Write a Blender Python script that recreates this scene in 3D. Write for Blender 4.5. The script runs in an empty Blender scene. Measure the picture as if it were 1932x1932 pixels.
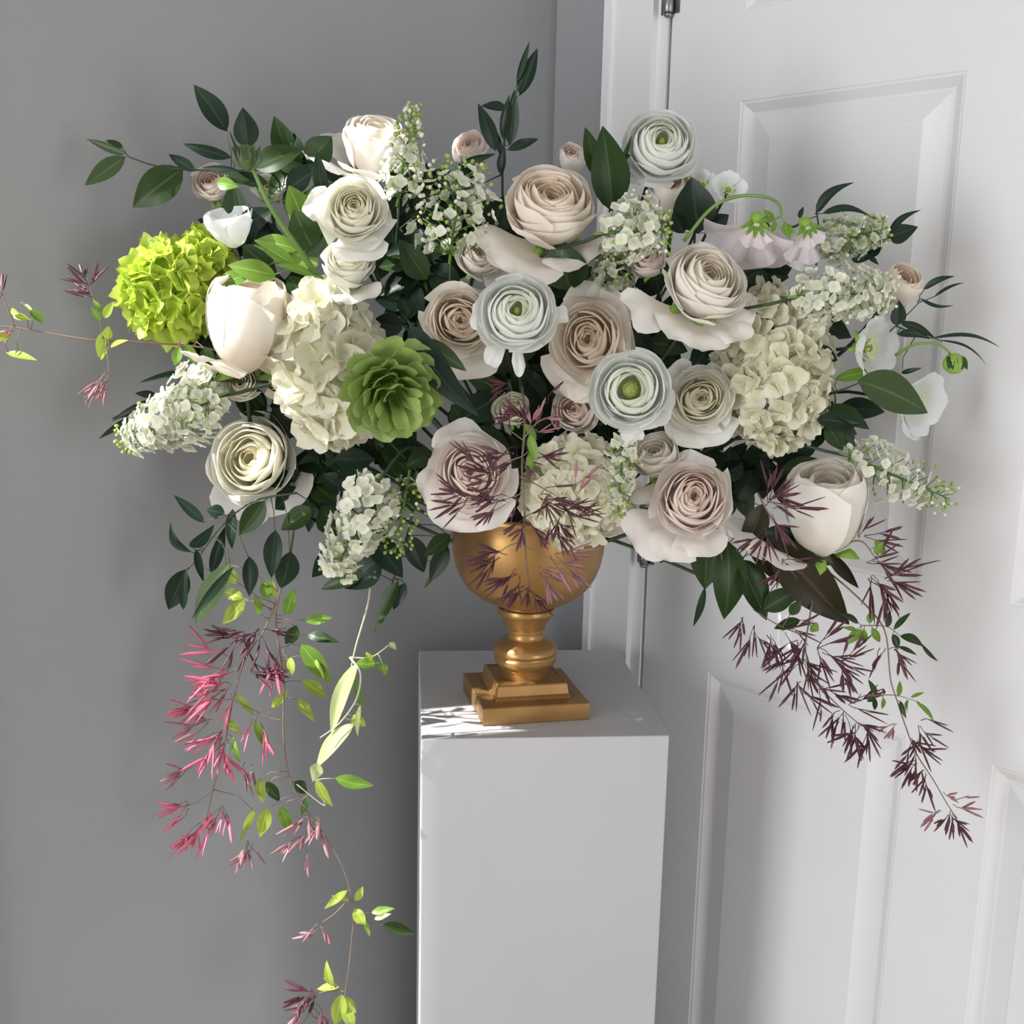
import bpy, math, random
import numpy as np
from mathutils import Matrix, Vector

# ------------------------------------------------------------------ camera, world, lights
SC = bpy.context.scene
COL = SC.collection
F, IMG = 2130.0, 1932.0
PITCH, ROLL = math.radians(10.8), math.radians(1.28)
fw = Vector((0, math.cos(PITCH), -math.sin(PITCH)))
r0 = Vector((1, 0, 0)); u0 = Vector((0, math.sin(PITCH), math.cos(PITCH)))
rt = r0 * math.cos(ROLL) + u0 * math.sin(ROLL)
up = -r0 * math.sin(ROLL) + u0 * math.cos(ROLL)
CAM = Vector((0, 0, 1.30))
cd = bpy.data.cameras.new('camera'); cam = bpy.data.objects.new('camera', cd); COL.objects.link(cam)
cd.sensor_width = 36.0; cd.lens = 36.0 * F / IMG; cd.clip_start = 0.02
cam.matrix_world = Matrix(((rt.x, up.x, -fw.x, CAM.x), (rt.y, up.y, -fw.y, CAM.y), (rt.z, up.z, -fw.z, CAM.z), (0, 0, 0, 1)))
SC.camera = cam
SC.view_settings.view_transform = 'Standard'; SC.view_settings.look = 'None'
SC.view_settings.gamma = 1.0; SC.view_settings.use_curve_mapping = False
SC.view_settings.exposure = -0.07

W = bpy.data.worlds.new('daylight'); SC.world = W; W.use_nodes = True
W.node_tree.nodes['Background'].inputs[0].default_value = (0.93, 0.96, 1.0, 1)
W.node_tree.nodes['Background'].inputs[1].default_value = 0.38

def lamp(name, kind, loc, direction, energy, color=(1, 1, 1), **kw):
    l = bpy.data.lights.new(name, kind); l.energy = energy; l.color = color
    for k, v in kw.items(): setattr(l, k, v)
    o = bpy.data.objects.new(name, l); COL.objects.link(o); o.location = loc
    o.rotation_euler = Vector(direction).to_track_quat('-Z', 'Y').to_euler()
    return o
SUN_EL = math.radians(40)
lamp('sun', 'SUN', (-3, 0, 4), (0.96 * math.cos(SUN_EL), 0.28 * math.cos(SUN_EL), -math.sin(SUN_EL)), 11.0, (1.0, 0.985, 0.95), angle=0.01)
lamp('room_fill_light', 'AREA', (2.3, -1.2, 0.85), (-0.72, 0.7, 0.05), 38.0, (0.97, 0.98, 1.0), shape='RECTANGLE', size=1.1, size_y=1.8)  # unseen soft key added at the right front; no window stands there
lamp('side_fill_light', 'AREA', (-2.25, -1.15, 1.05), (0.78, 0.66, -0.02), 58.0, (0.97, 0.98, 1.0), shape='RECTANGLE', size=0.9, size_y=2.0)  # unseen area fill added inside the room, mainly to brighten the door

def ray(x, y): return rt * ((x - 966) / F) - up * ((y - 966) / F) + fw
def P(x, y, Y):
    """world point that the photograph shows at pixel x, y, standing Y metres in front of the camera"""
    d = ray(x, y); return CAM + d * (Y / d.y)
def mpp(p): return (p - CAM).dot(fw) / F

# ------------------------------------------------------------------ materials
def newmat(name):
    m = bpy.data.materials.new(name); m.use_nodes = True
    nt = m.node_tree
    for n in list(nt.nodes): nt.nodes.remove(n)
    return m, nt, nt.nodes.new('ShaderNodeOutputMaterial')
def node(nt, kind, **kw):
    n = nt.nodes.new(kind)
    for k, v in kw.items():
        if k.startswith('i_'): n.inputs[int(k[2:]) if k[2:].isdigit() else k[2:].replace('_', ' ')].default_value = v
        else: setattr(n, k, v)
    return n
def rgba(c): return (c[0], c[1], c[2], 1)
def mixcol(nt, fac, a, b):
    n = nt.nodes.new('ShaderNodeMix'); n.data_type = 'RGBA'
    for s, v in ((n.inputs[0], fac), (n.inputs[6], a), (n.inputs[7], b)):
        if isinstance(v, bpy.types.NodeSocket): nt.links.new(v, s)
        else: s.default_value = rgba(v) if isinstance(v, (tuple, list)) else v
    return n.outputs[2]

def petal_mat(name, inner, outer, base, trans=0.34, rough=0.55, vein=0.05):
    """uv.x = how far out the petal stands in its flower, uv.y = from petal base to petal rim"""
    m, nt, out = newmat(name)
    uv = node(nt, 'ShaderNodeUVMap'); sep = node(nt, 'ShaderNodeSeparateXYZ'); nt.links.new(uv.outputs[0], sep.inputs[0])
    c1 = mixcol(nt, sep.outputs[0], inner, outer)
    rp = node(nt, 'ShaderNodeMapRange'); nt.links.new(sep.outputs[1], rp.inputs[0])
    rp.inputs[1].default_value = 0.0; rp.inputs[2].default_value = 0.75; rp.inputs[3].default_value = 1.0; rp.inputs[4].default_value = 0.0
    c2 = mixcol(nt, rp.outputs[0], c1, base)
    tc = node(nt, 'ShaderNodeTexCoord'); nz = node(nt, 'ShaderNodeTexNoise'); nz.inputs['Scale'].default_value = 60; nz.inputs['Detail'].default_value = 4
    nt.links.new(tc.outputs['Object'], nz.inputs[0])
    mr = node(nt, 'ShaderNodeMapRange'); nt.links.new(nz.outputs[0], mr.inputs[0]); mr.inputs[3].default_value = 1 - vein; mr.inputs[4].default_value = 1 + vein
    mu = node(nt, 'ShaderNodeVectorMath', operation='SCALE'); nt.links.new(c2, mu.inputs[0]); nt.links.new(mr.outputs[0], mu.inputs[3])
    b = node(nt, 'ShaderNodeBsdfPrincipled'); b.inputs['Roughness'].default_value = rough
    nt.links.new(mu.outputs[0], b.inputs['Base Color'])
    bp = node(nt, 'ShaderNodeBump'); bp.inputs['Strength'].default_value = 0.12; bp.inputs['Distance'].default_value = 0.001
    nt.links.new(nz.outputs[0], bp.inputs['Height']); nt.links.new(bp.outputs[0], b.inputs['Normal'])
    t = node(nt, 'ShaderNodeBsdfTranslucent'); nt.links.new(mu.outputs[0], t.inputs[0])
    mx = node(nt, 'ShaderNodeMixShader'); mx.inputs[0].default_value = trans
    nt.links.new(b.outputs[0], mx.inputs[1]); nt.links.new(t.outputs[0], mx.inputs[2]); nt.links.new(mx.outputs[0], out.inputs[0])
    return m

def plain_mat(name, a, b=None, rough=0.5, scale=8.0, metal=0.0, bump=0.0, spec=0.5, stretch=(1, 1, 1), bdist=0.001):
    m, nt, out = newmat(name)
    tc = node(nt, 'ShaderNodeTexCoord'); mp = node(nt, 'ShaderNodeMapping'); mp.inputs['Scale'].default_value = stretch
    nt.links.new(tc.outputs['Object'], mp.inputs[0])
    nz = node(nt, 'ShaderNodeTexNoise'); nz.inputs['Scale'].default_value = scale; nz.inputs['Detail'].default_value = 5
    nt.links.new(mp.outputs[0], nz.inputs[0])
    rp = node(nt, 'ShaderNodeMapRange'); nt.links.new(nz.outputs[0], rp.inputs[0]); rp.inputs[1].default_value = 0.35; rp.inputs[2].default_value = 0.65
    c = mixcol(nt, rp.outputs[0], a, b or a)
    p = node(nt, 'ShaderNodeBsdfPrincipled'); nt.links.new(c, p.inputs['Base Color'])
    p.inputs['Roughness'].default_value = rough; p.inputs['Metallic'].default_value = metal; p.inputs['Specular IOR Level'].default_value = spec
    if bump:
        bp = node(nt, 'ShaderNodeBump'); bp.inputs['Strength'].default_value = bump; bp.inputs['Distance'].default_value = bdist
        nt.links.new(nz.outputs[0], bp.inputs['Height']); nt.links.new(bp.outputs[0], p.inputs['Normal'])
    nt.links.new(p.outputs[0], out.inputs[0])
    return m

def leaf_mat(name, a, b, trans=0.2, rough=0.38):
    m, nt, out = newmat(name)
    uv = node(nt, 'ShaderNodeUVMap'); sep = node(nt, 'ShaderNodeSeparateXYZ'); nt.links.new(uv.outputs[0], sep.inputs[0])
    ab = node(nt, 'ShaderNodeMath', operation='SUBTRACT'); nt.links.new(sep.outputs[0], ab.inputs[0]); ab.inputs[1].default_value = 0.5
    a2 = node(nt, 'ShaderNodeMath', operation='ABSOLUTE'); nt.links.new(ab.outputs[0], a2.inputs[0])
    mr = node(nt, 'ShaderNodeMapRange'); nt.links.new(a2.outputs[0], mr.inputs[0]); mr.inputs[1].default_value = 0.0; mr.inputs[2].default_value = 0.05
    mr.inputs[3].default_value = 1.0; mr.inputs[4].default_value = 0.0
    tc = node(nt, 'ShaderNodeTexCoord'); nz = node(nt, 'ShaderNodeTexNoise'); nz.inputs['Scale'].default_value = 35; nz.inputs['Detail'].default_value = 3
    nt.links.new(tc.outputs['Object'], nz.inputs[0])
    c = mixcol(nt, nz.outputs[0], a, b)
    rib = tuple(min(1, x * 1.5 + 0.02) for x in b)
    c = mixcol(nt, mr.outputs[0], c, rib)
    p = node(nt, 'ShaderNodeBsdfPrincipled'); nt.links.new(c, p.inputs['Base Color']); p.inputs['Roughness'].default_value = rough; p.inputs['Specular IOR Level'].default_value = 0.32
    t = node(nt, 'ShaderNodeBsdfTranslucent'); nt.links.new(c, t.inputs[0])
    mx = node(nt, 'ShaderNodeMixShader'); mx.inputs[0].default_value = trans
    nt.links.new(p.outputs[0], mx.inputs[1]); nt.links.new(t.outputs[0], mx.inputs[2]); nt.links.new(mx.outputs[0], out.inputs[0])
    return m

M = dict(
    wall=plain_mat('grey_wall_paint', (0.315, 0.322, 0.336), (0.302, 0.309, 0.322), 0.7, 3, bump=0.05),
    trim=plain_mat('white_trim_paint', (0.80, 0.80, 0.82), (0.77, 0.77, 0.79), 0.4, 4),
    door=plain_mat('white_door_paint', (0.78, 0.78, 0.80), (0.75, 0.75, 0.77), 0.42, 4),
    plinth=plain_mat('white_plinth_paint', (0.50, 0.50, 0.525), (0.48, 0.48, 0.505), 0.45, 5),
    ceil=plain_mat('ceiling_paint', (0.8, 0.8, 0.8), None, 0.8),
    floor=plain_mat('pale_oak_floor', (0.52, 0.46, 0.38), (0.44, 0.38, 0.31), 0.45, 6, stretch=(1, 12, 1)),
    steel=plain_mat('dull_nickel', (0.32, 0.31, 0.32), (0.25, 0.24, 0.25), 0.35, 20, metal=0.9),
    gold=plain_mat('antique_gold', (0.42, 0.24, 0.085), (0.30, 0.165, 0.06), 0.36, 14, metal=0.65, bump=0.15),
    cream=petal_mat('petal_cream', (0.95, 0.88, 0.77), (0.95, 0.92, 0.87), (0.93, 0.87, 0.75)),
    blush=petal_mat('petal_blush', (0.95, 0.83, 0.69), (0.95, 0.90, 0.83), (0.93, 0.82, 0.68)),
    pink=petal_mat('petal_pale_pink', (0.95, 0.81, 0.73), (0.95, 0.90, 0.86), (0.92, 0.82, 0.75)),
    white=petal_mat('petal_white', (0.94, 0.9, 0.7), (0.94, 0.93, 0.88), (0.92, 0.88, 0.72)),
    purewhite=petal_mat('petal_pure_white', (0.9, 0.93, 0.8), (0.94, 0.95, 0.94), (0.86, 0.9, 0.72), .45),
    coolwhite=petal_mat('petal_cool_white', (0.84, 0.86, 0.88), (0.86, 0.87, 0.90), (0.76, 0.82, 0.66)),
    hydrangea=petal_mat('petal_hydrangea_cream', (0.87, 0.84, 0.66), (0.90, 0.88, 0.78), (0.74, 0.74, 0.44)),
    hydgreen=petal_mat('petal_hydrangea_ivory', (0.84, 0.82, 0.64), (0.89, 0.87, 0.77), (0.7, 0.71, 0.46)),
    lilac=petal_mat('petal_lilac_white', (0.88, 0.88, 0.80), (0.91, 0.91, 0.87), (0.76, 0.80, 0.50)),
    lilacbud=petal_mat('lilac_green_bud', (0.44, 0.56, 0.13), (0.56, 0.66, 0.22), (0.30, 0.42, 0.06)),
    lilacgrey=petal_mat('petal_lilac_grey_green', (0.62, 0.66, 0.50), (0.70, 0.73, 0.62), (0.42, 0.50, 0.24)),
    sweetpea=petal_mat('petal_sweet_pea', (0.80, 0.70, 0.74), (0.85, 0.80, 0.84), (0.72, 0.74, 0.52)),
    green=petal_mat('petal_apple_green', (.30,.44,.10), (.48,.60,.24), (.24,.38,.06), 0.3),
    lime=petal_mat('petal_lime', (0.56, 0.7, 0.06), (0.7, 0.82, 0.2), (0.44, 0.6, 0.04), 0.35),
    ranu=petal_mat('ranunculus_centre', (0.28, 0.36, 0.06), (0.40, 0.48, 0.12), (0.20, 0.28, 0.04)),
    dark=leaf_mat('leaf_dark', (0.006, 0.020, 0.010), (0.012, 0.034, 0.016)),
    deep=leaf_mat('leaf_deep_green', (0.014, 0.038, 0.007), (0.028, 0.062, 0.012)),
    olive=leaf_mat('leaf_olive', (0.042, 0.075, 0.026), (0.060, 0.10, 0.034)),
    bronze=leaf_mat('leaf_bronze', (0.012, 0.030, 0.009), (0.045, 0.018, 0.010)),
    fresh=leaf_mat('leaf_fresh', (0.12, 0.24, 0.03), (0.20, 0.34, 0.05), 0.3),
    yellow=leaf_mat('leaf_yellow_green', (0.30, 0.42, 0.05), (0.42, 0.52, 0.10), 0.35),
    pale=leaf_mat('leaf_pale_green', (0.50, 0.60, 0.24), (0.60, 0.68, 0.34), 0.35),
    stem=plain_mat('stem_green', (0.10, 0.20, 0.03), (0.16, 0.28, 0.06), 0.5, 30),
    stemdark=plain_mat('stem_dark', (0.02, 0.04, 0.016), (0.035, 0.06, 0.022), 0.5, 30),
    stembrown=plain_mat('stem_brown', (0.16, 0.10, 0.07), (0.20, 0.15, 0.10), 0.5, 30),
    stempale=plain_mat('stem_pale', (0.42, 0.46, 0.28), (0.48, 0.50, 0.34), 0.5, 30),
    budpink=plain_mat('jasmine_bud_pink', (0.46, 0.07, 0.14), (0.62, 0.16, 0.24), 0.5, 60),
    budshade=plain_mat('jasmine_bud_pink_shaded', (0.060, 0.012, 0.024), (0.105, 0.028, 0.042), 0.5, 60),  # the same pink buds darkened, shade put into the colour
    budmauve=plain_mat('jasmine_bud_mauve', (0.26, 0.11, 0.14), (0.34, 0.17, 0.18), 0.5, 60),
)

# ------------------------------------------------------------------ object helpers
RND = random.Random(7)
def mesh_data(name, verts, faces, mat, uvs=None, smooth=True):
    me = bpy.data.meshes.new(name)
    me.from_pydata([tuple(v) for v in verts], [], faces)
    if uvs is not None:
        lay = me.uv_layers.new(name='UVMap')
        li = np.zeros(len(me.loops), dtype=np.int32); me.loops.foreach_get('vertex_index', li)
        lay.data.foreach_set('uv', np.asarray(uvs, dtype=np.float32)[li].ravel())
    if smooth: me.polygons.foreach_set('use_smooth', [True] * len(me.polygons))
    me.materials.append(mat); me.update()
    return me
def obj(name, me, parent=None, matrix=None):
    o = bpy.data.objects.new(name, me); COL.objects.link(o)
    if parent is not None: o.parent = parent
    if matrix is not None: o.matrix_local = matrix
    return o
def tag(o, label=None, cat=None, group=None, kind=None):
    if label: o['label'] = label
    if cat: o['category'] = cat
    if group: o['group'] = group
    if kind: o['kind'] = kind
    return o
def thing(name, label, cat, matrix, group=None):
    o = bpy.data.objects.new(name, None); COL.objects.link(o); o.empty_display_size = 0.01
    o.matrix_world = matrix
    return tag(o, label, cat, group)

def grid_faces(nu, nv, closed=False, off=0):
    fs = []
    for j in range(nv - 1):
        for i in range(nu - (0 if closed else 1)):
            a = off + j * nu + i; b = off + j * nu + (i + 1) % nu
            fs.append((a, b, b + nu, a + nu))
    return fs
class MB:
    def __init__(s): s.v = []; s.f = []; s.uv = []
    def add(s, v, f, uv=None):
        n = len(s.v); s.v += [tuple(p) for p in v]; s.f += [tuple(i + n for i in q) for q in f]
        s.uv += list(uv) if uv is not None else [(0.5, 0.5)] * len(v)
    def box(s, x0, x1, y0, y1, z0, z1):
        s.add([(x, y, z) for z in (z0, z1) for y in (y0, y1) for x in (x0, x1)],
              [(0, 2, 3, 1), (4, 5, 7, 6), (0, 1, 5, 4), (2, 6, 7, 3), (0, 4, 6, 2), (1, 3, 7, 5)])
    def tube(s, pts, rad, sides=6, cap=True):
        pts = [Vector(p) for p in pts]; n = len(pts)
        rads = rad if isinstance(rad, (list, tuple)) else [rad] * n
        ref = Vector((0.31, 0.57, 0.76)); vs = []
        for i, p in enumerate(pts):
            t = (pts[min(i + 1, n - 1)] - pts[max(i - 1, 0)])
            t = t.normalized() if t.length > 1e-9 else Vector((0, 0, 1))
            a = ref - t * ref.dot(t); a = a.normalized() if a.length > 1e-4 else t.orthogonal().normalized(); ref = a
            b = t.cross(a)
            for k in range(sides):
                an = 2 * math.pi * k / sides
                vs.append(p + (a * math.cos(an) + b * math.sin(an)) * rads[i])
        fs = grid_faces(sides, n, True)
        if cap:
            fs.append(tuple(range(sides))[::-1]); fs.append(tuple(range((n - 1) * sides, n * sides)))
        s.add(vs, fs)
    def lathe(s, prof, sides=32):
        vs = [(r * math.cos(2 * math.pi * k / sides), r * math.sin(2 * math.pi * k / sides), z) for r, z in prof for k in range(sides)]
        s.add(vs, grid_faces(sides, len(prof), True) + [tuple(range(sides))[::-1], tuple(range((len(prof) - 1) * sides, len(prof) * sides))])
    def ball(s, c, r, seg=8, rings=6, sq=(1, 1, 1)):
        c = Vector(c); vs = []
        for j in range(rings + 1):
            ph = math.pi * j / rings
            for i in range(seg):
                th = 2 * math.pi * i / seg
                vs.append(c + Vector((math.sin(ph) * math.cos(th) * r * sq[0], math.sin(ph) * math.sin(th) * r * sq[1], -math.cos(ph) * r * sq[2])))
        s.add(vs, grid_faces(seg, rings + 1, True), [(0.5, j / rings) for j in range(rings + 1) for i in range(seg)])
    def build(s, name, mat, parent=None, matrix=None, smooth=True):
        return obj(name, mesh_data(name, s.v, s.f, mat, s.uv, smooth), parent, matrix)

def catmull(pts, n=5):
    pts = [Vector(p) for p in pts]
    if len(pts) < 3: return [pts[0].lerp(pts[-1], i / n) for i in range(n + 1)]
    q = [pts[0] * 2 - pts[1]] + pts + [pts[-1] * 2 - pts[-2]]; out = []
    for i in range(1, len(q) - 2):
        p0, p1, p2, p3 = q[i - 1:i + 3]
        for k in range(n):
            t = k / n
            out.append(0.5 * ((2 * p1) + (p2 - p0) * t + (2 * p0 - 5 * p1 + 4 * p2 - p3) * t * t + (3 * p1 - p0 - 3 * p2 + p3) * t ** 3))
    out.append(pts[-1]); return out
def sm(a, b, x):
    t = np.clip((x - a) / (b - a), 0, 1); return t * t * (3 - 2 * t)

# ------------------------------------------------------------------ the room
P0 = Vector((0.1927, 1.55, 0)); DD = Vector((0.66594, -0.74601, 0)); ND = Vector((-0.74601, -0.66594, 0))
WL = ND.copy()                      # the left wall runs from the corner towards the near left
K = P0 + DD * -0.217
def frame3(o, x, y): return Matrix(((x.x, y.x, 0, o.x), (x.y, y.y, 0, o.y), (0, 0, 1, o.z), (0, 0, 0, 1)))
MD = frame3(P0, DD, -ND)            # local x along the door, y into the wall, z up
ML = frame3(K, WL, -DD)             # local x along the left wall, y out of the room
def struct(name, mb, mat, mtx, smooth=False):
    return tag(mb.build(name, mat, None, mtx, smooth), kind='structure')
H = 2.55
b = MB(); b.box(0, .885, 0, .04, 0, H); b.box(1.195, 4.2, 0, .04, 0, H); b.box(.885, 1.195, 0, .04, 2.05, H); b.box(.885, 1.195, 0, .04, 0, .08)
struct('wall_left', b, M['wall'], ML)
b = MB(); b.box(-.217 - .04, -.024, 0.0, .12, 0, H); b.box(.945, 4.0, 0, .12, 0, H); b.box(-.024, .945, 0, .12, 2.06, H)
struct('wall_right', b, M['wall'], MD)
b = MB(); b.box(0, .88, -.012, 0, 0, .12); struct('baseboard_left', b, M['trim'], ML)
b = MB(); b.box(-.257, 4.0, -4.2, .12, -.05, 0); struct('floor', b, M['floor'], MD)
b = MB(); b.box(-.257, 4.0, -4.2, .12, H, H + .05); struct('ceiling', b, M['ceil'], MD)

b = MB()
for q in ((.845, .885, .04, 2.09), (1.195, 1.235, .04, 2.09), (.845, 1.235, 2.05, 2.09), (.845, 1.235, .04, .08)): b.box(q[0], q[1], -.010, 0, q[2], q[3])
struct('window_1', b, M['trim'], ML)
# door casing: stepped profile swept up both sides and across the head
b = MB()
b.box(-.106, -.022, -.013, 0, 0, 2.15); b.box(-.106, -.094, -.018, -.013, 0, 2.15)
b.box(.944, 1.028, -.013, 0, 0, 2.15); b.box(-.106, 1.028, -.013, 0, 2.06, 2.15)
struct('trim_1', b, M['trim'], MD)
b = MB()                            # jamb: its thin edge shows beside the casing
b.box(-.0235, -.0045, -.003, .115, 0, 2.05); b.box(.9255, .9445, -.003, .115, 0, 2.05); b.box(-.0235, .9445, -.003, .115, 2.045, 2.06)
b.box(-.0045, .012, .045, .09, 0, 2.045)
struct('trim_2', b, M['trim'], MD)

# six panel door
door = bpy.data.objects.new('door_1', None); COL.objects.link(door); door.matrix_world = MD; tag(door, kind='structure')
cols = [(.117, .408), (.512, .803)]; rows = [(.235, .807), (.988, 1.543), (1.648, 1.90)]
DT = .040
b = MB()
us = [0.0, cols[0][0], cols[0][1], cols[1][0], cols[1][1], .920]
b.box(us[0], us[1], 0, DT, .008, 2.04); b.box(us[4], us[5], 0, DT, .008, 2.04)
zs = [.008] + [z for r_ in rows for z in r_] + [2.04]
for i in range(0, 8, 2): b.box(us[1], us[4], 0, DT, zs[i], zs[i + 1])
for z0, z1 in rows: b.box(us[2], us[3], 0, DT, z0, z1)
b.build('door_frame', M['door'], door, None, False)
for (x0, x1) in cols:
    for (z0, z1) in rows:
        b = MB(); rings = [(0, 0), (.0015, .0012), (.004, .0014), (.014, .0088), (.0175, .0092), (.0195, .0080), (.044, .0016), (.0455, .0008)]
        vs = []
        for d, y in rings:
            vs += [(x0 + d, y, z0 + d), (x1 - d, y, z0 + d), (x1 - d, y, z1 - d), (x0 + d, y, z1 - d)]
        fs = grid_faces(4, len(rings), True); n = len(vs) - 4
        fs.append((n, n + 1, n + 2, n + 3))
        b.add(vs, fs); b.build('panel', M['door'], door, None, False)
for zc in (.985, 1.712, .20):
    b = MB()
    for k in range(5):
        z = zc - .05 + k * .02
        b.lathe([(.0062, z + .0006), (.007, z + .0014), (.007, z + .0186), (.0062, z + .0194)], 14)
    b.lathe([(.004, zc - .055), (.0055, zc - .053), (.0055, zc - .05)], 12); b.lathe([(.0055, zc + .05), (.0055, zc + .053), (.004, zc + .055)], 12)
    v = [(x - .0015, y - .007, z) for x, y, z in b.v]; b.v = v
    b.box(-.016, -.003, -.0045, -.003, zc - .05, zc + .05); b.box(.001, .012, -.0018, 0, zc - .05, zc + .05)
    b.build('hinge', M['steel'], door, None, True)
b = MB(); b.lathe([(.028, 0), (.028, .006), (.012, .012), (.012, .03), (.026, .042), (.029, .055), (.02, .066), (.004, .069)], 24)
b.build('door_knob', M['steel'], door, Matrix.Translation((.85, 0, .93)) @ Matrix.Rotation(math.radians(90), 4, 'X'))

# ------------------------------------------------------------------ plinth
def rotz(a, loc): return Matrix.Translation(loc) @ Matrix.Rotation(a, 4, 'Z')
PT = .82
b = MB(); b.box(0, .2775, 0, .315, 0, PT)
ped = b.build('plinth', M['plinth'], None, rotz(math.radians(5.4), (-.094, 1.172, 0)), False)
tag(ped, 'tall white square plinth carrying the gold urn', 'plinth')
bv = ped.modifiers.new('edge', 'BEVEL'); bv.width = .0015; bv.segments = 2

# ------------------------------------------------------------------ urn
UC = Vector((.0195, 1.2885, PT))
urn = thing('urn', 'antique gold footed urn on the white plinth, holding the whole bouquet', 'urn', rotz(math.radians(13), UC))
def zat(y): return P(995, y, UC.y).z - PT
def wat(y, h): return mpp(P(995, y, UC.y)) * h
b = MB(); h = .0635
def tier(h, z0, z1, lip):
    return [(h - lip, z0), (h, z0 + lip), (h, z1 - lip), (h - lip, z1)]
def square(prof):
    vs = []
    for r_, z in prof: vs += [(-r_, -r_, z), (r_, -r_, z), (r_, r_, z), (-r_, r_, z)]
    n = len(vs) - 4
    return vs, grid_faces(4, len(prof), True) + [(3, 2, 1, 0), (n, n + 1, n + 2, n + 3)]
b.add(*square(tier(.0630, 0, .0212, .0012)))
b.build('lower_base', M['gold'], urn, None, False)
b = MB(); b.add(*square([(.0450, .0210), (.0450, .0240), (.0428, .0262), (.0412, .0372), (.0402, .0386), (.0385, .0386), (.0372, .0374)]))
b.build('upper_base', M['gold'], urn, None, False)
prof = [(.0284, .0372), (.0284, zat(1262)), (.0288, zat(1260)), (.0300, zat(1257)), (.0302, zat(1255)), (.0318, zat(1253)), (.0352, zat(1248)), (.0370, zat(1241)), (.0372, zat(1236)),
        (.0358, zat(1233)), (.0356, zat(1231)), (.0372, zat(1229)), (.0380, zat(1224)), (.0374, zat(1219)), (.0345, zat(1213)), (.0290, zat(1207)), (.0225, zat(1203)), (.0212, zat(1201)), (.0205, zat(1196)),
        (.0205, zat(1190)), (.0212, zat(1188)), (.0230, zat(1187)), (.0233, zat(1184)), (.0222, zat(1182)), (.0232, zat(1179)), (.0270, zat(1169)), (.0312, zat(1159)), (.0322, zat(1157)), (.0336, zat(1155)), (.0342, zat(1150)), (.0334, zat(1145)), (.0300, zat(1143)), (.0290, zat(1140))]
b = MB(); b.lathe(prof, 40); sm_ = b.build('pedestal_stem', M['gold'], urn); sm_.data.set_sharp_from_angle(angle=math.radians(38))
bowl = [(.020, 1141), (.033, 1138), (.047, 1131), (.058, 1122), (.068, 1110), (.075, 1097), (.081, 1080), (.0855, 1060), (.088, 1040), (.0895, 1020), (.0905, 995), (.0905, 975), (.0925, 968), (.093, 962), (.0915, 958), (.088, 958)]
prof = [(r_, zat(y)) for r_, y in bowl]
prof += [(.085, zat(975)), (.083, zat(1010)), (.077, zat(1060)), (.066, zat(1095)), (.040, zat(1118)), (.002, zat(1122))]
b = MB(); b.lathe(prof, 56); b.build('bowl', M['gold'], urn)
MOUTH = Vector((UC.x, UC.y, PT + zat(985)))

# ------------------------------------------------------------------ flower parts
def face_matrix(pos, face, roll=0.0):
    v = (pos - CAM).normalized()
    z = (-v + rt * face[0] + up * face[1]).normalized()
    x = (up.cross(z)).normalized(); y = z.cross(x)
    m = Matrix(((x.x, y.x, z.x, pos.x), (x.y, y.y, z.y, pos.y), (x.z, y.z, z.z, pos.z), (0, 0, 0, 1)))
    return m @ Matrix.Rotation(roll, 4, 'Z')
def add_stem(root, start_local, rnd, rad=.0022, mat='stemdark', target=None):
    mw = root.matrix_world
    p0 = mw @ Vector(start_local); zdir = (mw.to_3x3() @ Vector((0, 0, 1))).normalized()
    a = rnd.uniform(0, 6.28); q = rnd.uniform(0, .05)
    tgt = target or (MOUTH + Vector((math.cos(a) * q, math.sin(a) * q, rnd.uniform(-.05, -.01))))
    d = (tgt - p0).length; to = (tgt - p0).normalized()
    back = -zdir if (-zdir).dot(to) > 0 else to
    away = ((p0 + tgt) * .5 - CAM).normalized()          # keep the stalks inside the bouquet
    pts = [p0, p0 + (back * .5 + away * .3 + to * .3).normalized() * d * .3, p0.lerp(tgt, .7) + away * .02, tgt]
    inv = mw.inverted(); b = MB(); b.tube([inv @ p for p in catmull(pts, 5)], rad, 6)
    return b.build('stem', M[mat], root)

def petal(theta, hw, rb, rtip, zb, ztip, flare, droop, R, rnd, layer, bow=.8, tip=.22, ruff=.03, spiral=.05, nu=11, nv=9, point=0.0, curl=.04):
    u = np.linspace(-1, 1, nu)[None, :]; v = np.linspace(0, 1, nv)[:, None]
    ph = rnd.uniform(0, 6.28); ph2 = rnd.uniform(0, 6.28)
    ve = v * (1 - tip * np.abs(u) ** 2.4 + point * np.exp(-(u / .18) ** 2) - ruff * .8 * np.sin(u * 4 + ph) * v)
    wid = (.38 + .62 * np.sin(np.clip(v * 1.25, 0, 1) * math.pi / 2))
    ang = theta + hw * wid * u
    s = np.sin(np.clip(ve, 0, 1.1) * math.pi / 2)
    r = rb + (rtip - rb) * np.abs(s) ** bow
    fl = sm(.62, 1.0, ve)
    r = r * (1 + spiral * u) + flare * R * fl + ruff * R * v ** 2 * np.sin(u * 5 + ph2) * .6 + curl * R * np.abs(u) ** 3 * v ** 2
    z = zb + (ztip - zb) * ve ** 1.15 - droop * R * fl ** 1.6 + ruff * R * v ** 2 * np.sin(u * 6 + ph)
    z = z - curl * .6 * R * np.abs(u) ** 3 * v ** 2
    co = np.stack([r * np.cos(ang), r * np.sin(ang), z], -1).reshape(-1, 3)
    uv = np.stack([np.full((nv, nu), layer), np.broadcast_to(v, (nv, nu))], -1).reshape(-1, 2)
    return co, grid_faces(nu, nv), uv

def add_petal(root, name, mat, *a, **k):
    co, fs, uv = petal(*a, **k)
    return obj(name, mesh_data(name, co, fs, mat, uv), root)

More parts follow.
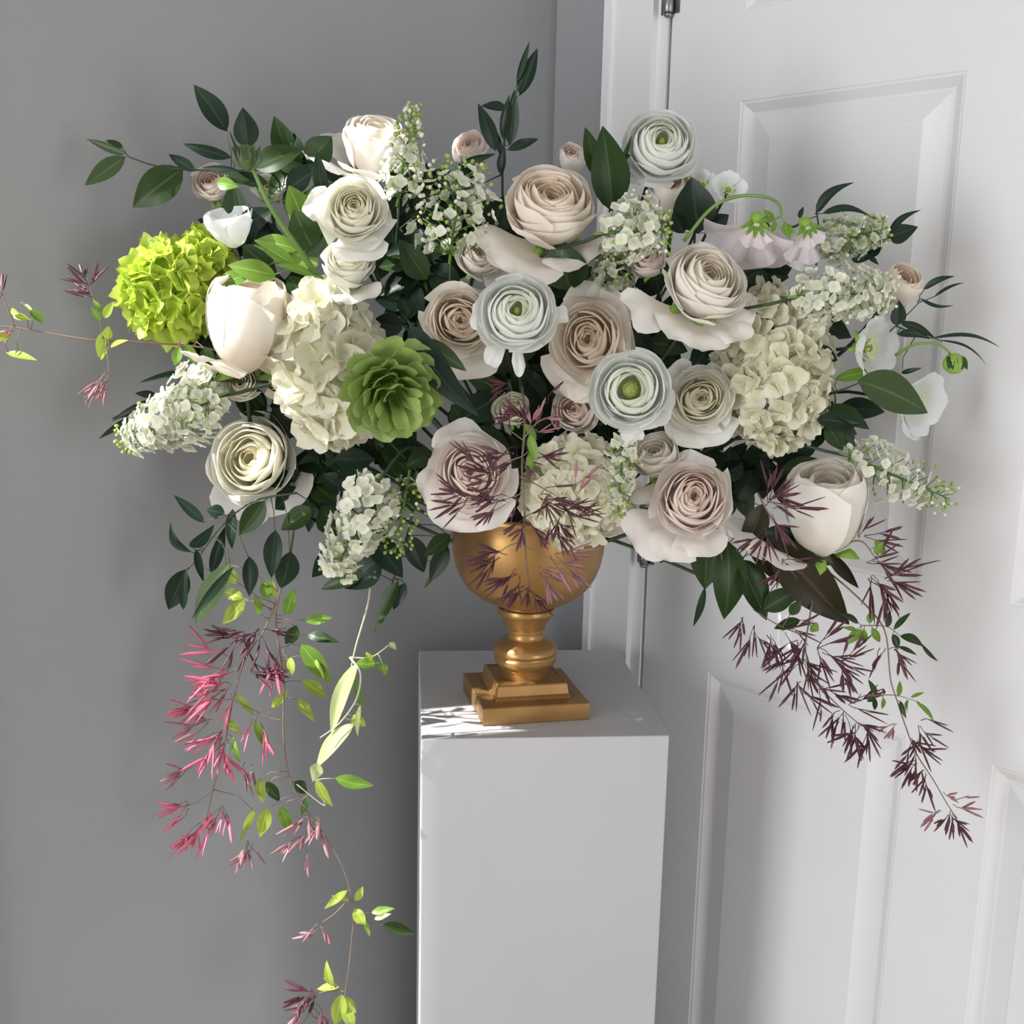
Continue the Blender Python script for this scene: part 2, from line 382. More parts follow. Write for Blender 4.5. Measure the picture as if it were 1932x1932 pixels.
def rose_petal(root, mat, theta, hw, rc, el, a1, flare, droop, R, rnd, layer, ell, phi, ruff, curl, point, nu=13, nv=11):
    u = np.linspace(-1, 1, nu)[None, :]; v = np.linspace(0, 1, nv)[:, None]
    ph = rnd.uniform(0, 6.28); ph2 = rnd.uniform(0, 6.28); hk = rnd.uniform(-.05, .05)
    ve = v * (1 - (.035 + .035 * layer) * np.abs(u) ** 3 + point * np.exp(-(u / .2) ** 2) + (hk * u - ruff * 1.4 * np.sin(u * 4 + ph)) * v)
    ang = theta + hw * (.45 + .55 * np.sin(np.clip(v * 1.3, 0, 1) * 1.57)) * u
    a = a1 * ve; fl = sm(.66, 1.0, ve)
    r = rc * np.sin(a) * (1 + (.035 + .02 * layer) * u) * (1 + ell * np.cos(2 * (ang - phi))) + flare * R * fl + ruff * R * v ** 2 * np.sin(u * 5 + ph2) + curl * R * np.abs(u) ** 3 * v ** 3
    z = -rc * el * np.cos(a) - droop * R * fl ** 1.6 + ruff * R * v ** 2 * np.sin(u * 6 + ph) - curl * .8 * R * np.abs(u) ** 3 * v ** 3
    co = np.stack([r * np.cos(ang), r * np.sin(ang), z], -1).reshape(-1, 3)
    uv = np.stack([np.full((nv, nu), layer), np.broadcast_to(v, (nv, nu))], -1).reshape(-1, 2)
    return obj('petal', mesh_data('petal', co, grid_faces(nu, nv), mat, uv), root)

def calyx(root, R, zb, rnd, n=5, mat='stem'):
    b = MB()
    b.ball((0, 0, zb), R * .17, 8, 6, (1, 1, 1.1))
    b.build('calyx', M[mat], root)
    for i in range(n):
        add_petal(root, 'sepal', M['fresh'], i * 6.283 / n + rnd.random(), .30, R * .14, R * .42, zb, zb + R * .25, .15, .25, R, rnd, .5, tip=.75, ruff=.02, nu=5, nv=6)

def rose(x, y, Y, Rpx, face, label, mat='cream', open_=.7, n=30, seed=0, outer=None, squash=1.0, roll=0.0, cat='rose', name='rose', grp=None, depthk=1.0):
    rnd = random.Random(1000 + seed)
    pos = P(x, y, Y); R = Rpx * mpp(pos)
    root = thing(name, label, cat, face_matrix(pos, face, roll), grp)
    R = R / (.66 + .40 * open_); el = 1.0 + .35 * (1 - open_) * depthk
    phi = rnd.uniform(0, 3.14); zb0 = -R * .62 * el
    for i in range(n):
        t = i / (n - 1); th = i * 2.39996 + rnd.uniform(-.3, .3)
        if t < .6:
            q = t / .6; rc = R * (.12 + .36 * q); a1 = 2.75 - .66 * q + rnd.uniform(-.07, .07); fl = .012 + .03 * q; dr = .0; hw = 1.45 - .45 * q; ell = .16 * (1 - q * .6); rf = .010
        else:
            q = (t - .6) / .4; rc = R * (.51 + .16 * q * (.5 + .6 * open_)); a1 = 2.12 - (.15 + .50 * open_) * q + rnd.uniform(-.08, .08); fl = open_ * (.05 + .30 * q); dr = open_ * (.04 + .26 * q * q); hw = 1.32 - .30 * q; ell = .03; rf = .012 + .03 * q * (.4 + open_)
        a1 += .42 * max(0.0, .3 - open_) / .3
        rose_petal(root, M[mat], th, hw, rc, el, a1, fl, dr, R, rnd, t, ell, phi, rf, curl=.02 + .07 * t * open_, point=.0)
    for (ang, ln, wd) in (outer or []):          # long loose guard petals: direction (deg), reach, half width (rad)
        add_petal(root, 'petal', M[mat], math.radians(ang) - roll, wd, R * .12, R * ln * .78, zb0, R * -.18, .22 * ln, .16, R, rnd, 1.0, bow=.75, tip=.25, ruff=.05, spiral=.02, curl=.07, point=.08)
    calyx(root, R, zb0, rnd)
    add_stem(root, (0, 0, zb0 - R * .1), rnd)
    return root

def ranunculus(x, y, Y, Rpx, face, label, seed=0, outer=None, core=.17, n=30):
    rnd = random.Random(2000 + seed)
    pos = P(x, y, Y); R = Rpx * mpp(pos)
    root = thing('ranunculus', label, 'ranunculus', face_matrix(pos, face), None)
    nu, nv = 11, 9
    def sph(theta, hw, rc, zc, a1, layer, wob):
        u = np.linspace(-1, 1, nu)[None, :]; v = np.linspace(0, 1, nv)[:, None]
        ph = rnd.uniform(0, 6.28)
        a = a1 * v * (1 - .10 * np.abs(u) ** 2.5 + wob * .5 * np.sin(3 * u + ph) * v)
        ang = theta + hw * (.5 + .5 * np.sin(np.clip(v * 1.4, 0, 1) * 1.57)) * u
        rr = rc * (1 + .05 * u) * np.sin(a) + wob * R * v ** 2 * np.sin(4 * u + ph)
        zz = zc - rc * .85 * np.cos(a) + wob * R * v ** 2 * np.cos(5 * u + ph) + 0 * u
        co = np.stack([rr * np.cos(ang), rr * np.sin(ang), zz], -1).reshape(-1, 3)
        uv = np.stack([np.full((nv, nu), layer), np.broadcast_to(v, (nv, nu))], -1).reshape(-1, 2)
        obj('petal', mesh_data('petal', co, grid_faces(nu, nv), M['purewhite'], uv), root)
    for i in range(n):
        t = i / (n - 1); rc = R * (core + .17 + (.60 - core) * t ** .95)
        a1 = math.pi - math.asin(min(1, (core + .015) / (core + .17))) - (.74 + .10 * t) * t + rnd.uniform(-.05, .05)
        sph(i * 2.39996 + rnd.uniform(-.25, .25), 1.15 - .38 * t, rc, 0, a1, t ** .7, .006 + .016 * t)
    for i in range(11):
        q = i / 10
        rose_petal(root, M['purewhite'], i * 2.39996 + .4 * rnd.random(), 1.15 - .2 * q, R * (.78 + .06 * q), .85, 1.92 - .42 * q, .03 + .13 * q, .02 + .10 * q, R, rnd, .8 + .2 * q, 0, 0, .02 + .01 * q, curl=.05, point=.0)
    for (ang, ln, wd) in (outer or []):
        add_petal(root, 'petal', M['purewhite'], math.radians(ang), wd, R * .15, R * ln * .85, -R * .5, -R * .2, .15 * ln, .22, R, rnd, 1.0, bow=.8, tip=.3, ruff=.05)
    b = MB(); b.ball((0, 0, R * .02), R * core * 1.0, 14, 10, (1, 1, 1)); b.build('flower_centre', M['ranu'], root)
    for i in range(9):
        th = i * 2.4; rc = R * core * (.55 + .4 * (i / 8))
        add_petal(root, 'inner_petal', M['ranu'], th, .8, rc * .4, rc, R * -.05, R * (.02 + core * (1.05 - .35 * i / 8)), -.03, 0, R, rnd, .2 + .06 * i, nu=7, nv=6, ruff=.01)
    b = MB(); b.ball((0, 0, -R * .62), R * .2, 8, 6); b.build('calyx', M['stem'], root)
    add_stem(root, (0, 0, -R * .7), rnd)
    return root

def floret_mesh(name, mat, n=4, wid=.55, cup=.25, tip=.0, res=5, seed=0, layer=None, center=True, length=1.0, uneven=.1):
    rnd = random.Random(seed); b = MB()
    for k in range(n):
        th = k * 2 * math.pi / n + rnd.uniform(-.12, .12); L = length * rnd.uniform(1 - uneven, 1 + uneven); z0 = rnd.uniform(-.02, .02) + .02 * (k % 2)
        vs, uv = [], []; tw = rnd.uniform(-.2, .2); cu = cup * rnd.uniform(.4, 1.5)
        for j in range(res + 1):
            v = j / res
            w = wid * max(.05, math.sin(math.pi * (.06 + .86 * v ** .8))) ** .7
            for i in range(res):
                uu = -1 + 2 * i / (res - 1)
                xl = L * (.05 + v * .95) * (1 - .06 * uu * uu * v); yl = uu * w * L
                zl = z0 + cu * (v * v) * .8 + cu * .5 * uu * uu * v - .35 * cu * v ** 4 + tw * uu * w * .6 + .04 * math.sin(5 * uu + 3 * v + k)
                vs.append((xl * math.cos(th) - yl * math.sin(th), xl * math.sin(th) + yl * math.cos(th), zl))
                uv.append((layer if layer is not None else rnd.random(), .12 + .88 * v))
        b.add(vs, grid_faces(res, res + 1), uv)
    if center: b.ball((0, 0, .05), .10, 6, 4)
    return mesh_data(name, b.v, b.f, mat, b.uv)
def orient(d, spin):
    z = Vector(d).normalized(); x = z.orthogonal().normalized(); y = z.cross(x)
    return Matrix(((x.x, y.x, z.x, 0), (x.y, y.y, z.y, 0), (x.z, y.z, z.z, 0), (0, 0, 0, 1))) @ Matrix.Rotation(spin, 4, 'Z')

FLO = {}
def florets(kind):
    if kind not in FLO:
        if kind == 'hyd': FLO[kind] = [floret_mesh('floret', M['hydrangea'], 4, .62, .30, seed=i) for i in range(6)]
        if kind == 'hydg': FLO[kind] = [floret_mesh('floret', M['hydgreen'], 4, .60, .42, seed=20 + i) for i in range(6)]
        if kind == 'lime': FLO[kind] = [floret_mesh('floret', M['lime'], 5, .60, .62, seed=40 + i) for i in range(5)]
        if kind == 'lil': FLO[kind] = [floret_mesh('floret', M['lilac'], 4, .62, .30, res=4, seed=60 + i) for i in range(4)]
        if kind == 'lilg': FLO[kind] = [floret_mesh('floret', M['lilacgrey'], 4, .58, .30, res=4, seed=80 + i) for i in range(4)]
        if kind == 'bud':
            FLO[kind] = []
            for i in range(3):
                b = MB(); b.ball((0, 0, .5), .55, 6, 5, (1, 1, 1.15)); FLO[kind].append(mesh_data('bud', b.v, b.f, M['lilacbud'], b.uv))
        if kind == 'wbud':
            FLO[kind] = []
            for i in range(3):
                b = MB(); b.ball((0, 0, .5), .6, 6, 5, (1, 1, 1.1)); FLO[kind].append(mesh_data('bud', b.v, b.f, M['lilac'], b.uv))
    return FLO[kind]

def hydrangea(x, y, Y, rx, ry, label, kind, fl_px, n, seed, rz=None, name='hydrangea', cat='hydrangea', tilt=0.0, back=-.55, jt=.38):
    rnd = random.Random(3000 + seed); pos = P(x, y, Y); k = mpp(pos)
    root = thing(name, label, cat, face_matrix(pos, (0, 0), tilt))
    A = Vector((rx * k, ry * k, (rz or min(rx, ry)) * k)); fs = fl_px * .5 * k; ms = florets(kind)
    for i in range(n):
        z = 1 - (1 - back) * (i + .5) / n; th = i * 2.39996 + rnd.uniform(-.25, .25); rr = math.sqrt(max(0, 1 - z * z))
        d = Vector((rr * math.cos(th), rr * math.sin(th), z))
        sc = rnd.uniform(.86, 1.0) - .5 * fs / min(A.x, A.y)
        p = Vector((d.x * A.x, d.y * A.y, d.z * A.z)) * sc
        nrm = Vector((d.x / A.x, d.y / A.y, d.z / A.z)).normalized() + Vector((rnd.uniform(-jt, jt), rnd.uniform(-jt, jt), rnd.uniform(-.2, .35)))
        m = Matrix.Translation(p) @ orient(nrm, rnd.uniform(0, 6.28)) @ Matrix.Scale(fs * rnd.uniform(.82, 1.18), 4)
        obj('floret', ms[i % len(ms)], root, m)
    b = MB()
    for i in range(0, n, 2):
        z = 1 - (1 - back) * (i + .5) / n; th = i * 2.39996; rr = math.sqrt(max(0, 1 - z * z))
        b.tube([(0, 0, -A.z * .75), (rr * math.cos(th) * A.x * .8, rr * math.sin(th) * A.y * .8, z * A.z * .8)], .0009, 4)
    st = b.build('branching_stalks', M['stem'], root); st['kind'] = 'stuff'
    add_stem(root, (0, 0, -A.z * .7), rnd, .003)
    return root

def lilac(base, tip, Y0, Y1, wpx, label, seed, n=80, kind='lil', fl_px=20, budfrac=.2, buds_from=.75, wb=0, taper=.75, grp=None):
    rnd = random.Random(4000 + seed)
    a = P(base[0], base[1], Y0); c = P(tip[0], tip[1], Y1); k = mpp(a)
    ax = (c - a); L = ax.length; z = ax.normalized(); x = z.orthogonal().normalized(); yv = z.cross(x)
    m = Matrix(((x.x, yv.x, z.x, a.x), (x.y, yv.y, z.y, a.y), (x.z, yv.z, z.z, a.z), (0, 0, 0, 1)))
    root = thing('lilac_panicle', label, 'lilac', m, grp)
    ms = florets(kind); bm = florets('bud'); wm = florets('wbud'); fs = fl_px * .5 * k
    for i in range(n):
        t = ((i + .5) / n) ** 1.0; th = i * 2.39996 + rnd.uniform(-.3, .3)
        w = wpx * .5 * k * (min(1, .55 + t * 2.2)) * (1 - taper * t ** 1.6)
        rr = max(0, w - fs * .4) * rnd.uniform(.62, 1.12) * (1 + .16 * math.sin(3 * th + 9 * t))
        p = Vector((rr * math.cos(th), rr * math.sin(th), t * L * .98))
        d = Vector((math.cos(th), math.sin(th), .35 + 1.3 * t ** 2)) + Vector((rnd.uniform(-.55, .55), rnd.uniform(-.55, .55), rnd.uniform(-.5, .5)))
        isb = t > buds_from or rnd.random() < budfrac
        if isb:
            ww = rnd.random() < wb
            obj('bud', (wm if ww else bm)[i % 3], root, Matrix.Translation(p) @ orient(d, 0) @ Matrix.Scale(fs * rnd.uniform(.42, .62), 4))
        else:
            obj('floret', ms[i % len(ms)], root, Matrix.Translation(p) @ orient(d, rnd.uniform(0, 6.28)) @ Matrix.Scale(fs * rnd.uniform(.85, 1.15), 4))
    b = MB(); b.tube([(0, 0, -.01), (0, 0, L * .5), (0, 0, L * .96)], [.0016, .0012, .0006], 5)
    for i in range(0, n, 3):
        t = (i + .5) / n; th = i * 2.39996; w = wpx * .4 * k * (min(1, .55 + t * 2.2)) * (1 - taper * t ** 1.6)
        b.tube([(0, 0, max(0, t * L - w * .5)), (w * math.cos(th), w * math.sin(th), t * L * .98)], .0005, 4)
    b.build('flower_stalk', M['stem'], root)
    add_stem(root, (0, 0, 0), rnd, .0018, target=None)
    return root

def leaf_geo(p0, p1, width, normal, bend=.12, fold=.25, side=0.0, belly=.45, nv=11, nu=5, twist=0.0, wave=0.0):
    p0 = Vector(p0); p1 = Vector(p1); ax = p1 - p0; L = ax.length; a = ax.normalized()
    n = Vector(normal); n = (n - a * n.dot(a)); n = n.normalized() if n.length > 1e-4 else a.orthogonal().normalized()
    s = a.cross(n)
    vs, uv = [], []
    for j in range(nv):
        v = j / (nv - 1)
        c = p0 + ax * v + n * (bend * L * math.sin(math.pi * v)) + s * (side * L * math.sin(math.pi * v))
        e = v ** (math.log(.5) / math.log(belly)) if 0 < v < 1 else v
        w = max(.02, math.sin(math.pi * e) ** .85 * (1 - .25 * v)) * width * .5 * 1.18
        ca, sa = math.cos(twist * v), math.sin(twist * v); ss = s * ca + n * sa; nn = n * ca - s * sa
        for i in range(nu):
            u = -1 + 2 * i / (nu - 1)
            vs.append(c + ss * (u * w) + nn * (fold * w * abs(u) + wave * w * math.sin(9 * v + 2 * u)))
            uv.append((.5 + .5 * u, v))
    return vs, grid_faces(nu, nv), uv

BRANCHES = []
class Branch:
    """a plant sprig: an Empty at its root, a stem and single leaves as children; coordinates are world points"""
    def __init__(s, name, label, cat, root_pt, seed=0, group=None):
        s.o = Vector(root_pt); s.root = thing(name, label, cat, Matrix.Translation(s.o), group); s.rnd = random.Random(5000 + seed); s.path = []; s.bases = []; BRANCHES.append(s)
    def loc(s, p): return Vector(p) - s.o
    def stem(s, pts, rad=.0012, mat='stemdark', name='stem', smooth=5):
        cp = catmull([s.loc(p) for p in pts], smooth); n = len(cp)
        s.path += [cp[i].lerp(cp[i + 1], f) for i in range(n - 1) for f in (0, .33, .66)] + [cp[-1]]; s.pmat = mat
        b = MB(); b.tube(cp, [rad * (1 - .5 * i / n) for i in range(n)], 6); return b.build(name, M[mat], s.root)
    def leaf(s, p0, p1, width, mat='dark', normal=None, name='leaf', **k):
        r_ = s.rnd
        nrm = normal or (-(Vector(p0) - CAM).normalized() + rt * r_.uniform(-.5, .5) + up * r_.uniform(-.2, .7))
        k.setdefault('bend', r_.uniform(-.02, .12)); k.setdefault('fold', r_.uniform(.12, .35))
        s.bases.append((s.loc(p0), s.loc(p1)))
        vs, fs, uv = leaf_geo(s.loc(p0), s.loc(p1), width, nrm, **k)
        return obj(name, mesh_data(name, vs, fs, M[mat], uv), s.root)
    def pleaf(s, a, b_, wpx, Y, mat='dark', Y1=None, **k):
        """leaf from pixel a to pixel b_"""
        p0 = P(a[0], a[1], Y); p1 = P(b_[0], b_[1], Y1 if Y1 is not None else Y + s.rnd.uniform(-.012, .012))
        return s.leaf(p0, p1, wpx * mpp(p0), mat, **k)
    def bud(s, p, d, L, r_, mat):
        me = bud_mesh(mat); z = Vector(d).normalized(); x = z.orthogonal().normalized(); y = z.cross(x); q = s.loc(p)
        m = Matrix(((x.x * r_, y.x * r_, z.x * L, q.x), (x.y * r_, y.y * r_, z.y * L, q.y), (x.z * r_, y.z * r_, z.z * L, q.z), (0, 0, 0, 1)))
        return obj('bud', me[s.rnd.randrange(3)], s.root, m)
    def cluster(s, x, y, Y, ang, spread, n, Lpx, mat='budshade', rpx=4.0, stalk=None, jit=14):
        """a spray of slender buds fanning from pixel x, y towards ang (degrees, 0 = right, 90 = up)"""
        r_ = s.rnd; k = mpp(P(x, y, Y)); c = P(x, y, Y); n = round(n * 1.25); mb = MB(); left = n; g = max(2, round(n / 3)); j = 0
        def vec(a): return (rt * math.cos(a) + up * math.sin(a) - fw * r_.uniform(-.6, .7)).normalized()
        while left > 0:
            a = math.radians(ang + (-.5 + (j + .5) / g) * spread + r_.uniform(-.12, .12) * spread); j += 1
            st = P(x + r_.uniform(-jit, jit), y + r_.uniform(-jit, jit), Y)
            fk = st + vec(a) * (Lpx * k * r_.uniform(.25, .8))
            mb.tube([s.loc(c.lerp(st, .5)), s.loc(st.lerp(fk, .4)), s.loc(fk)], [.9 * k, .8 * k, .75 * k], 4)
            for q in range(min(left, r_.choice((2, 3, 3, 4)))):
                f0 = fk - (fk - st) * r_.uniform(0, .45); d = vec(a + (q - 1) * r_.uniform(.12, .42)); left -= 1
                s.bud(f0, d, Lpx * k * r_.uniform(.45, .85), rpx * k * r_.uniform(.85, 1.15), mat)
        mb.build('flower_stalks', M['stembrown'] if mat != 'budshade' else M['budshade'], s.root)

    def finish(s):
        if not s.path: return
        mb = MB()
        for p, q in s.bases:
            c = min(s.path, key=lambda v: (v - p).length_squared); d = (c - p).length
            if .002 < d < .07: mb.tube([c, c.lerp(p, .55) + (p - q).normalized() * d * .12, p + (q - p) * .06], [.0006, .0005, .0004], 4)
        if mb.v: mb.build('leaf_stalks', M[s.pmat], s.root)

BUDM = {}
def bud_mesh(mat):
    if mat not in BUDM:
        BUDM[mat] = []
        for i in range(3):
            rr = random.Random(i); cv = rr.uniform(-.07, .07); cw = rr.uniform(-.07, .07)
            prof = [(0, .22), (.3, .24), (.5, .30), (.60, .55), (.70, .92), (.84, 1.0), (.94, .82), (1.0, .34)]
            b = MB(); b.tube([(cv * math.sin(3.1 * z) / .004 * .02, cw * math.sin(3.1 * z) / .004 * .02, z) for z, _ in prof], [q for _, q in prof], 6)
            BUDM[mat].append(mesh_data('bud', b.v, b.f, M[mat]))
    return BUDM[mat]

def double_green(x, y, Y, Rpx, face, label, seed=0):
    rnd = random.Random(6000 + seed); pos = P(x, y, Y); R = Rpx * mpp(pos)
    root = thing('green_flower', label, 'flower', face_matrix(pos, face))
    n = 46
    for i in range(n):
        t = i / (n - 1); th = i * 2.39996 + rnd.uniform(-.15, .15)
        rtip = R * (.18 + .66 * t ** .8) * rnd.uniform(.92, 1.08)
        zt = R * (.55 - .75 * t ** 1.6)
        add_petal(root, 'petal', M['green'], th, .62 - .24 * t, R * .10, rtip, R * (-.30 - .25 * t), zt, .16, -.04 + .10 * t, R, rnd, float(rnd.uniform(.0, .5) + .5 * t),
                  bow=.8, tip=.30, ruff=.045, spiral=.04, curl=-.05, nu=9)
    calyx(root, R, -R * .55, rnd); add_stem(root, (0, 0, -R * .6), rnd, .003)
    return root

def cup_flower(x, y, Y, Rpx, face, label, mat, cat, name, seed=0, n=6, open_=.5, centre=True, roll=0.0, ruff=.05, depth=1.0, green=True, hw=.78):
    rnd = random.Random(7000 + seed); pos = P(x, y, Y); R = Rpx * mpp(pos)
    root = thing(name, label, cat, face_matrix(pos, face, roll))
    for i in range(n):
        lay = i % 2
        add_petal(root, 'petal', M[mat], i * 6.2832 / n + rnd.uniform(-.15, .15), hw - .1 * lay, R * .10, R * (.62 + .28 * open_ - .07 * lay), -R * .55 * depth, R * (.45 - .45 * open_) * depth,
                  .10 + .2 * open_, .02 + .12 * open_, R, rnd, .6 + .4 * rnd.random(), bow=.65, tip=.22, ruff=ruff, spiral=.05, curl=.05)
    if centre:
        b = MB(); b.ball((0, 0, -R * .3), R * .15, 10, 8); b.build('flower_centre', M['ranu'], root)
        for i in range(16):
            th = i * 2.4; q = R * .26
            b = MB(); b.tube([(0, 0, -R * .45), (q * math.cos(th), q * math.sin(th), -R * .12)], R * .012, 4); b.ball((q * math.cos(th), q * math.sin(th), -R * .12), R * .035, 5, 4)
            b.build('stamen', M['pale'], root)
    if green: calyx(root, R, -R * .55 * depth, rnd, 4)
    add_stem(root, (0, 0, -R * .6 * depth), rnd, .0018)
    return root

def sweet_pea(x, y, Y, Rpx, face, label, seed=0, roll=0.0, span=1.45):
    rnd = random.Random(8000 + seed); pos = P(x, y, Y); R = Rpx * mpp(pos)
    root = thing('sweet_pea', label, 'sweet pea', face_matrix(pos, face, roll))
    def fan(rad, half, z0, lean, amp, nm, lay):
        nu, nv = 25, 9; u = np.linspace(-1, 1, nu)[None, :]; v = np.linspace(0, 1, nv)[:, None]; ph = rnd.uniform(0, 6.28)
        a = math.pi * 1.5 + half * u * (.6 + .4 * v); r = rad * v * (1 - .10 * np.abs(u) ** 3 + .04 * np.sin(9 * u + ph))
        z = z0 - lean * rad * v ** 2 + amp * rad * v ** 1.5 * np.sin(8 * u + ph) + amp * .6 * rad * v ** 2 * np.sin(17 * u)
        co = np.stack([r * np.cos(a), r * np.sin(a), z + 0 * r], -1).reshape(-1, 3)
        uv = np.stack([np.full((nv, nu), lay), np.broadcast_to(v, (nv, nu))], -1).reshape(-1, 2)
        obj(nm, mesh_data(nm, co, grid_faces(nu, nv), M['sweetpea'], uv), root)
    fan(R, span, -R * .1, .25, .11, 'petal', 1.0); fan(R * .85, span * .8, R * .08, .05, .13, 'petal', .6)
    fan(R * .5, .8, R * .2, -.2, .10, 'keel', .3)
    b = MB(); b.ball((0, 0, R * .05), R * .14, 8, 6, (1, 1, 1.3)); b.build('calyx', M['fresh'], root)
    for i in range(5):
        th = math.pi * 1.5 + (i - 2) * .5
        vs, fs, uv = leaf_geo((0, 0, R * .1), (R * .34 * math.cos(th), R * .34 * math.sin(th), R * .25), R * .10, (0, 0, 1), nv=6, nu=3)
        obj('sepal', mesh_data('sepal', vs, fs, M['fresh'], uv), root)
    add_stem(root, (0, 0, -R * .15), rnd, .0014)
    return root

# ------------------------------------------------------------------ roses
rose(1040, 385, 1.16, 98, (.04, .80), 'large blush rose with a swirled centre, below the tallest dark green sprig', 'blush', .42, 34, 1, outer=[(215, 1.3, .6), (245, 1.35, .6), (300, 1.1, .7)], depthk=1.1)
rose(1335, 530, 1.10, 92, (.40, .68), 'big creamy rose with long pointed outer petals, above the right hydrangea', 'cream', .45, 34, 2, outer=[(200, 1.50, .40), (232, 1.2, .5), (262, 1.22, .55), (300, 1.15, .5), (335, 1.05, .5)])
rose(668, 394, 1.15, 80, (.0, .45), 'white rose with a yellow centre, below the tall tilted cream rose', 'white', .75, 32, 3, outer=[(280, 1.15, .7), (160, 1.15, .5)])
rose(708, 262, 1.24, 72, (.25, 1.6), 'tall cream rose seen from its side at the back, beside a green lilac spike', 'cream', .30, 24, 4, outer=[(200, 1.55, .5), (250, 1.1, .7), (130, 1.2, .6), (60, 1.1, .6)], depthk=1.25)
rose(468, 598, 1.17, 94, (.15, 2.4), 'cream rose seen from the side with smooth closed petals, right of the lime green cluster', 'blush', .12, 22, 5, outer=[(235, 1.25, .5)], depthk=1.3)
rose(475, 865, 1.205, 94, (-.28, .05), 'sunlit white rose low on the left, right of the white lilac panicle', 'white', .42, 26, 6, outer=[(310, 1.05, .7), (245, 1.1, .6)])
rose(868, 605, 1.12, 80, (-.02, .05), 'blush rose with a peach heart tucked behind the bright white ranunculus', 'blush', .62, 34, 7, outer=[(285, 1.30, .6), (250, 1.2, .6)])
rose(1110, 640, 1.13, 94, (-.12, .10), 'blush rose opened wide, above and left of the green eyed ranunculus', 'blush', .72, 30, 8, outer=[(95, 1.15, .5), (60, 1.1, .6), (235, 1.15, .7), (275, 1.2, .6)])
rose(1322, 752, 1.12, 72, (.12, .10), 'ivory rose with a yellow heart, between the green eyed ranunculus and the right hydrangea', 'white', .65, 30, 9, outer=[(250, 1.2, .6), (300, 1.2, .6), (130, 1.1, .5)])
rose(888, 892, 1.10, 90, (-.05, .12), 'pale pink rose above the urn rim with shade-darkened jasmine buds lying across it', 'pink', .70, 32, 10, outer=[(110, 1.15, .6), (250, 1.2, .8), (290, 1.15, .7), (200, 1.1, .6)])
rose(1308, 940, 1.09, 84, (.10, .22), 'pale pink rose with a tight spiral, right of the urn rim', 'pink', .55, 36, 11, outer=[(215, 1.50, .5), (245, 1.30, .5), (280, 1.15, .6), (90, 1.05, .6)])
rose(1560, 950, 1.10, 92, (.25, 1.7), 'closed cream rose low on the right with one wide petal spread to its left', 'cream', .10, 22, 12, outer=[(190, 1.45, .5), (220, 1.4, .45)], depthk=1.2)
rose(655, 496, 1.16, 56, (0, .7), 'small cream rose squeezed between the yellow centred white rose and the left hydrangea', 'white', .35, 22, 13, outer=[(240, 1.1, .7), (300, 1.1, .7)])
rose(1700, 536, 1.13, 44, (.5, .7), 'small cream rosebud at the right edge behind the round white lilac cluster', 'blush', .12, 18, 14)
rose(1268, 368, 1.22, 50, (0, .95), 'blush rosebud directly under the uppermost ranunculus', 'blush', .12, 18, 15, depthk=1.3)
rose(886, 278, 1.26, 40, (-.2, .7), 'small blush white rose at the back, left of the tallest dark green sprig', 'pink', .4, 20, 16)
rose(1078, 298, 1.26, 31, (.1, .8), 'tiny pink rosebud at the back, left of the upright broad leaf', 'pink', .15, 16, 17)
rose(398, 345, 1.22, 42, (-.2, .5), 'dusky pink rose in shade behind the leaves of the upper left', 'pink', .3, 20, 18)
rose(1238, 858, 1.13, 56, (-.35, .75), 'cream rose mostly hidden behind the tight spiral pink rose', 'cream', .35, 20, 19, outer=[(270, 1.4, .6), (300, 1.4, .6)])
rose(905, 482, 1.17, 52, (.2, .5), 'yellowish cream rose half hidden under the large swirled blush rose', 'cream', .5, 22, 20, outer=[(0, 1.25, .6), (320, 1.2, .6)])
rose(1222, 490, 1.15, 40, (-.3, .6), 'pale rose petals peeping out left of the big creamy rose', 'pink', .3, 18, 21)
rose(965, 772, 1.15, 40, (0, .4), 'small pale rose deep in the dark hollow above the shade-darkened jasmine spray', 'white', .35, 18, 22)
rose(455, 722, 1.17, 44, (0, .2), 'shaded cream rose under the side facing cream rose', 'white', .4, 18, 23)
rose(1085, 775, 1.16, 54, (-.2, .2), 'shaded cream rose below the wide open blush rose', 'pink', .4, 20, 24)
rose(505, 355, 1.24, 34, (0, .5), 'small white rose behind the thick green bud stem', 'white', .3, 16, 25)

# ------------------------------------------------------------------ ranunculus
ranunculus(1248, 270, 1.20, 76, (.16, .50), 'uppermost white ranunculus with a small green eye, in front of the door casing', 1, outer=[(110, 1.15, .4), (250, 1.05, .7), (215, 1.1, .5)], core=.13)
ranunculus(975, 588, 1.06, 80, (.02, .26), 'bright white ranunculus in the middle, with loose petals hanging below it', 2, outer=[(240, 1.35, .22), (272, 1.45, .14), (0, 1.25, .22), (180, 1.1, .4)], core=.12)
ranunculus(1190, 735, 1.06, 82, (-.02, .12), 'white ranunculus with a large green eye, beside the ivory rose', 3, outer=[(270, 1.15, .3), (320, 1.1, .4)], core=.22, n=22)

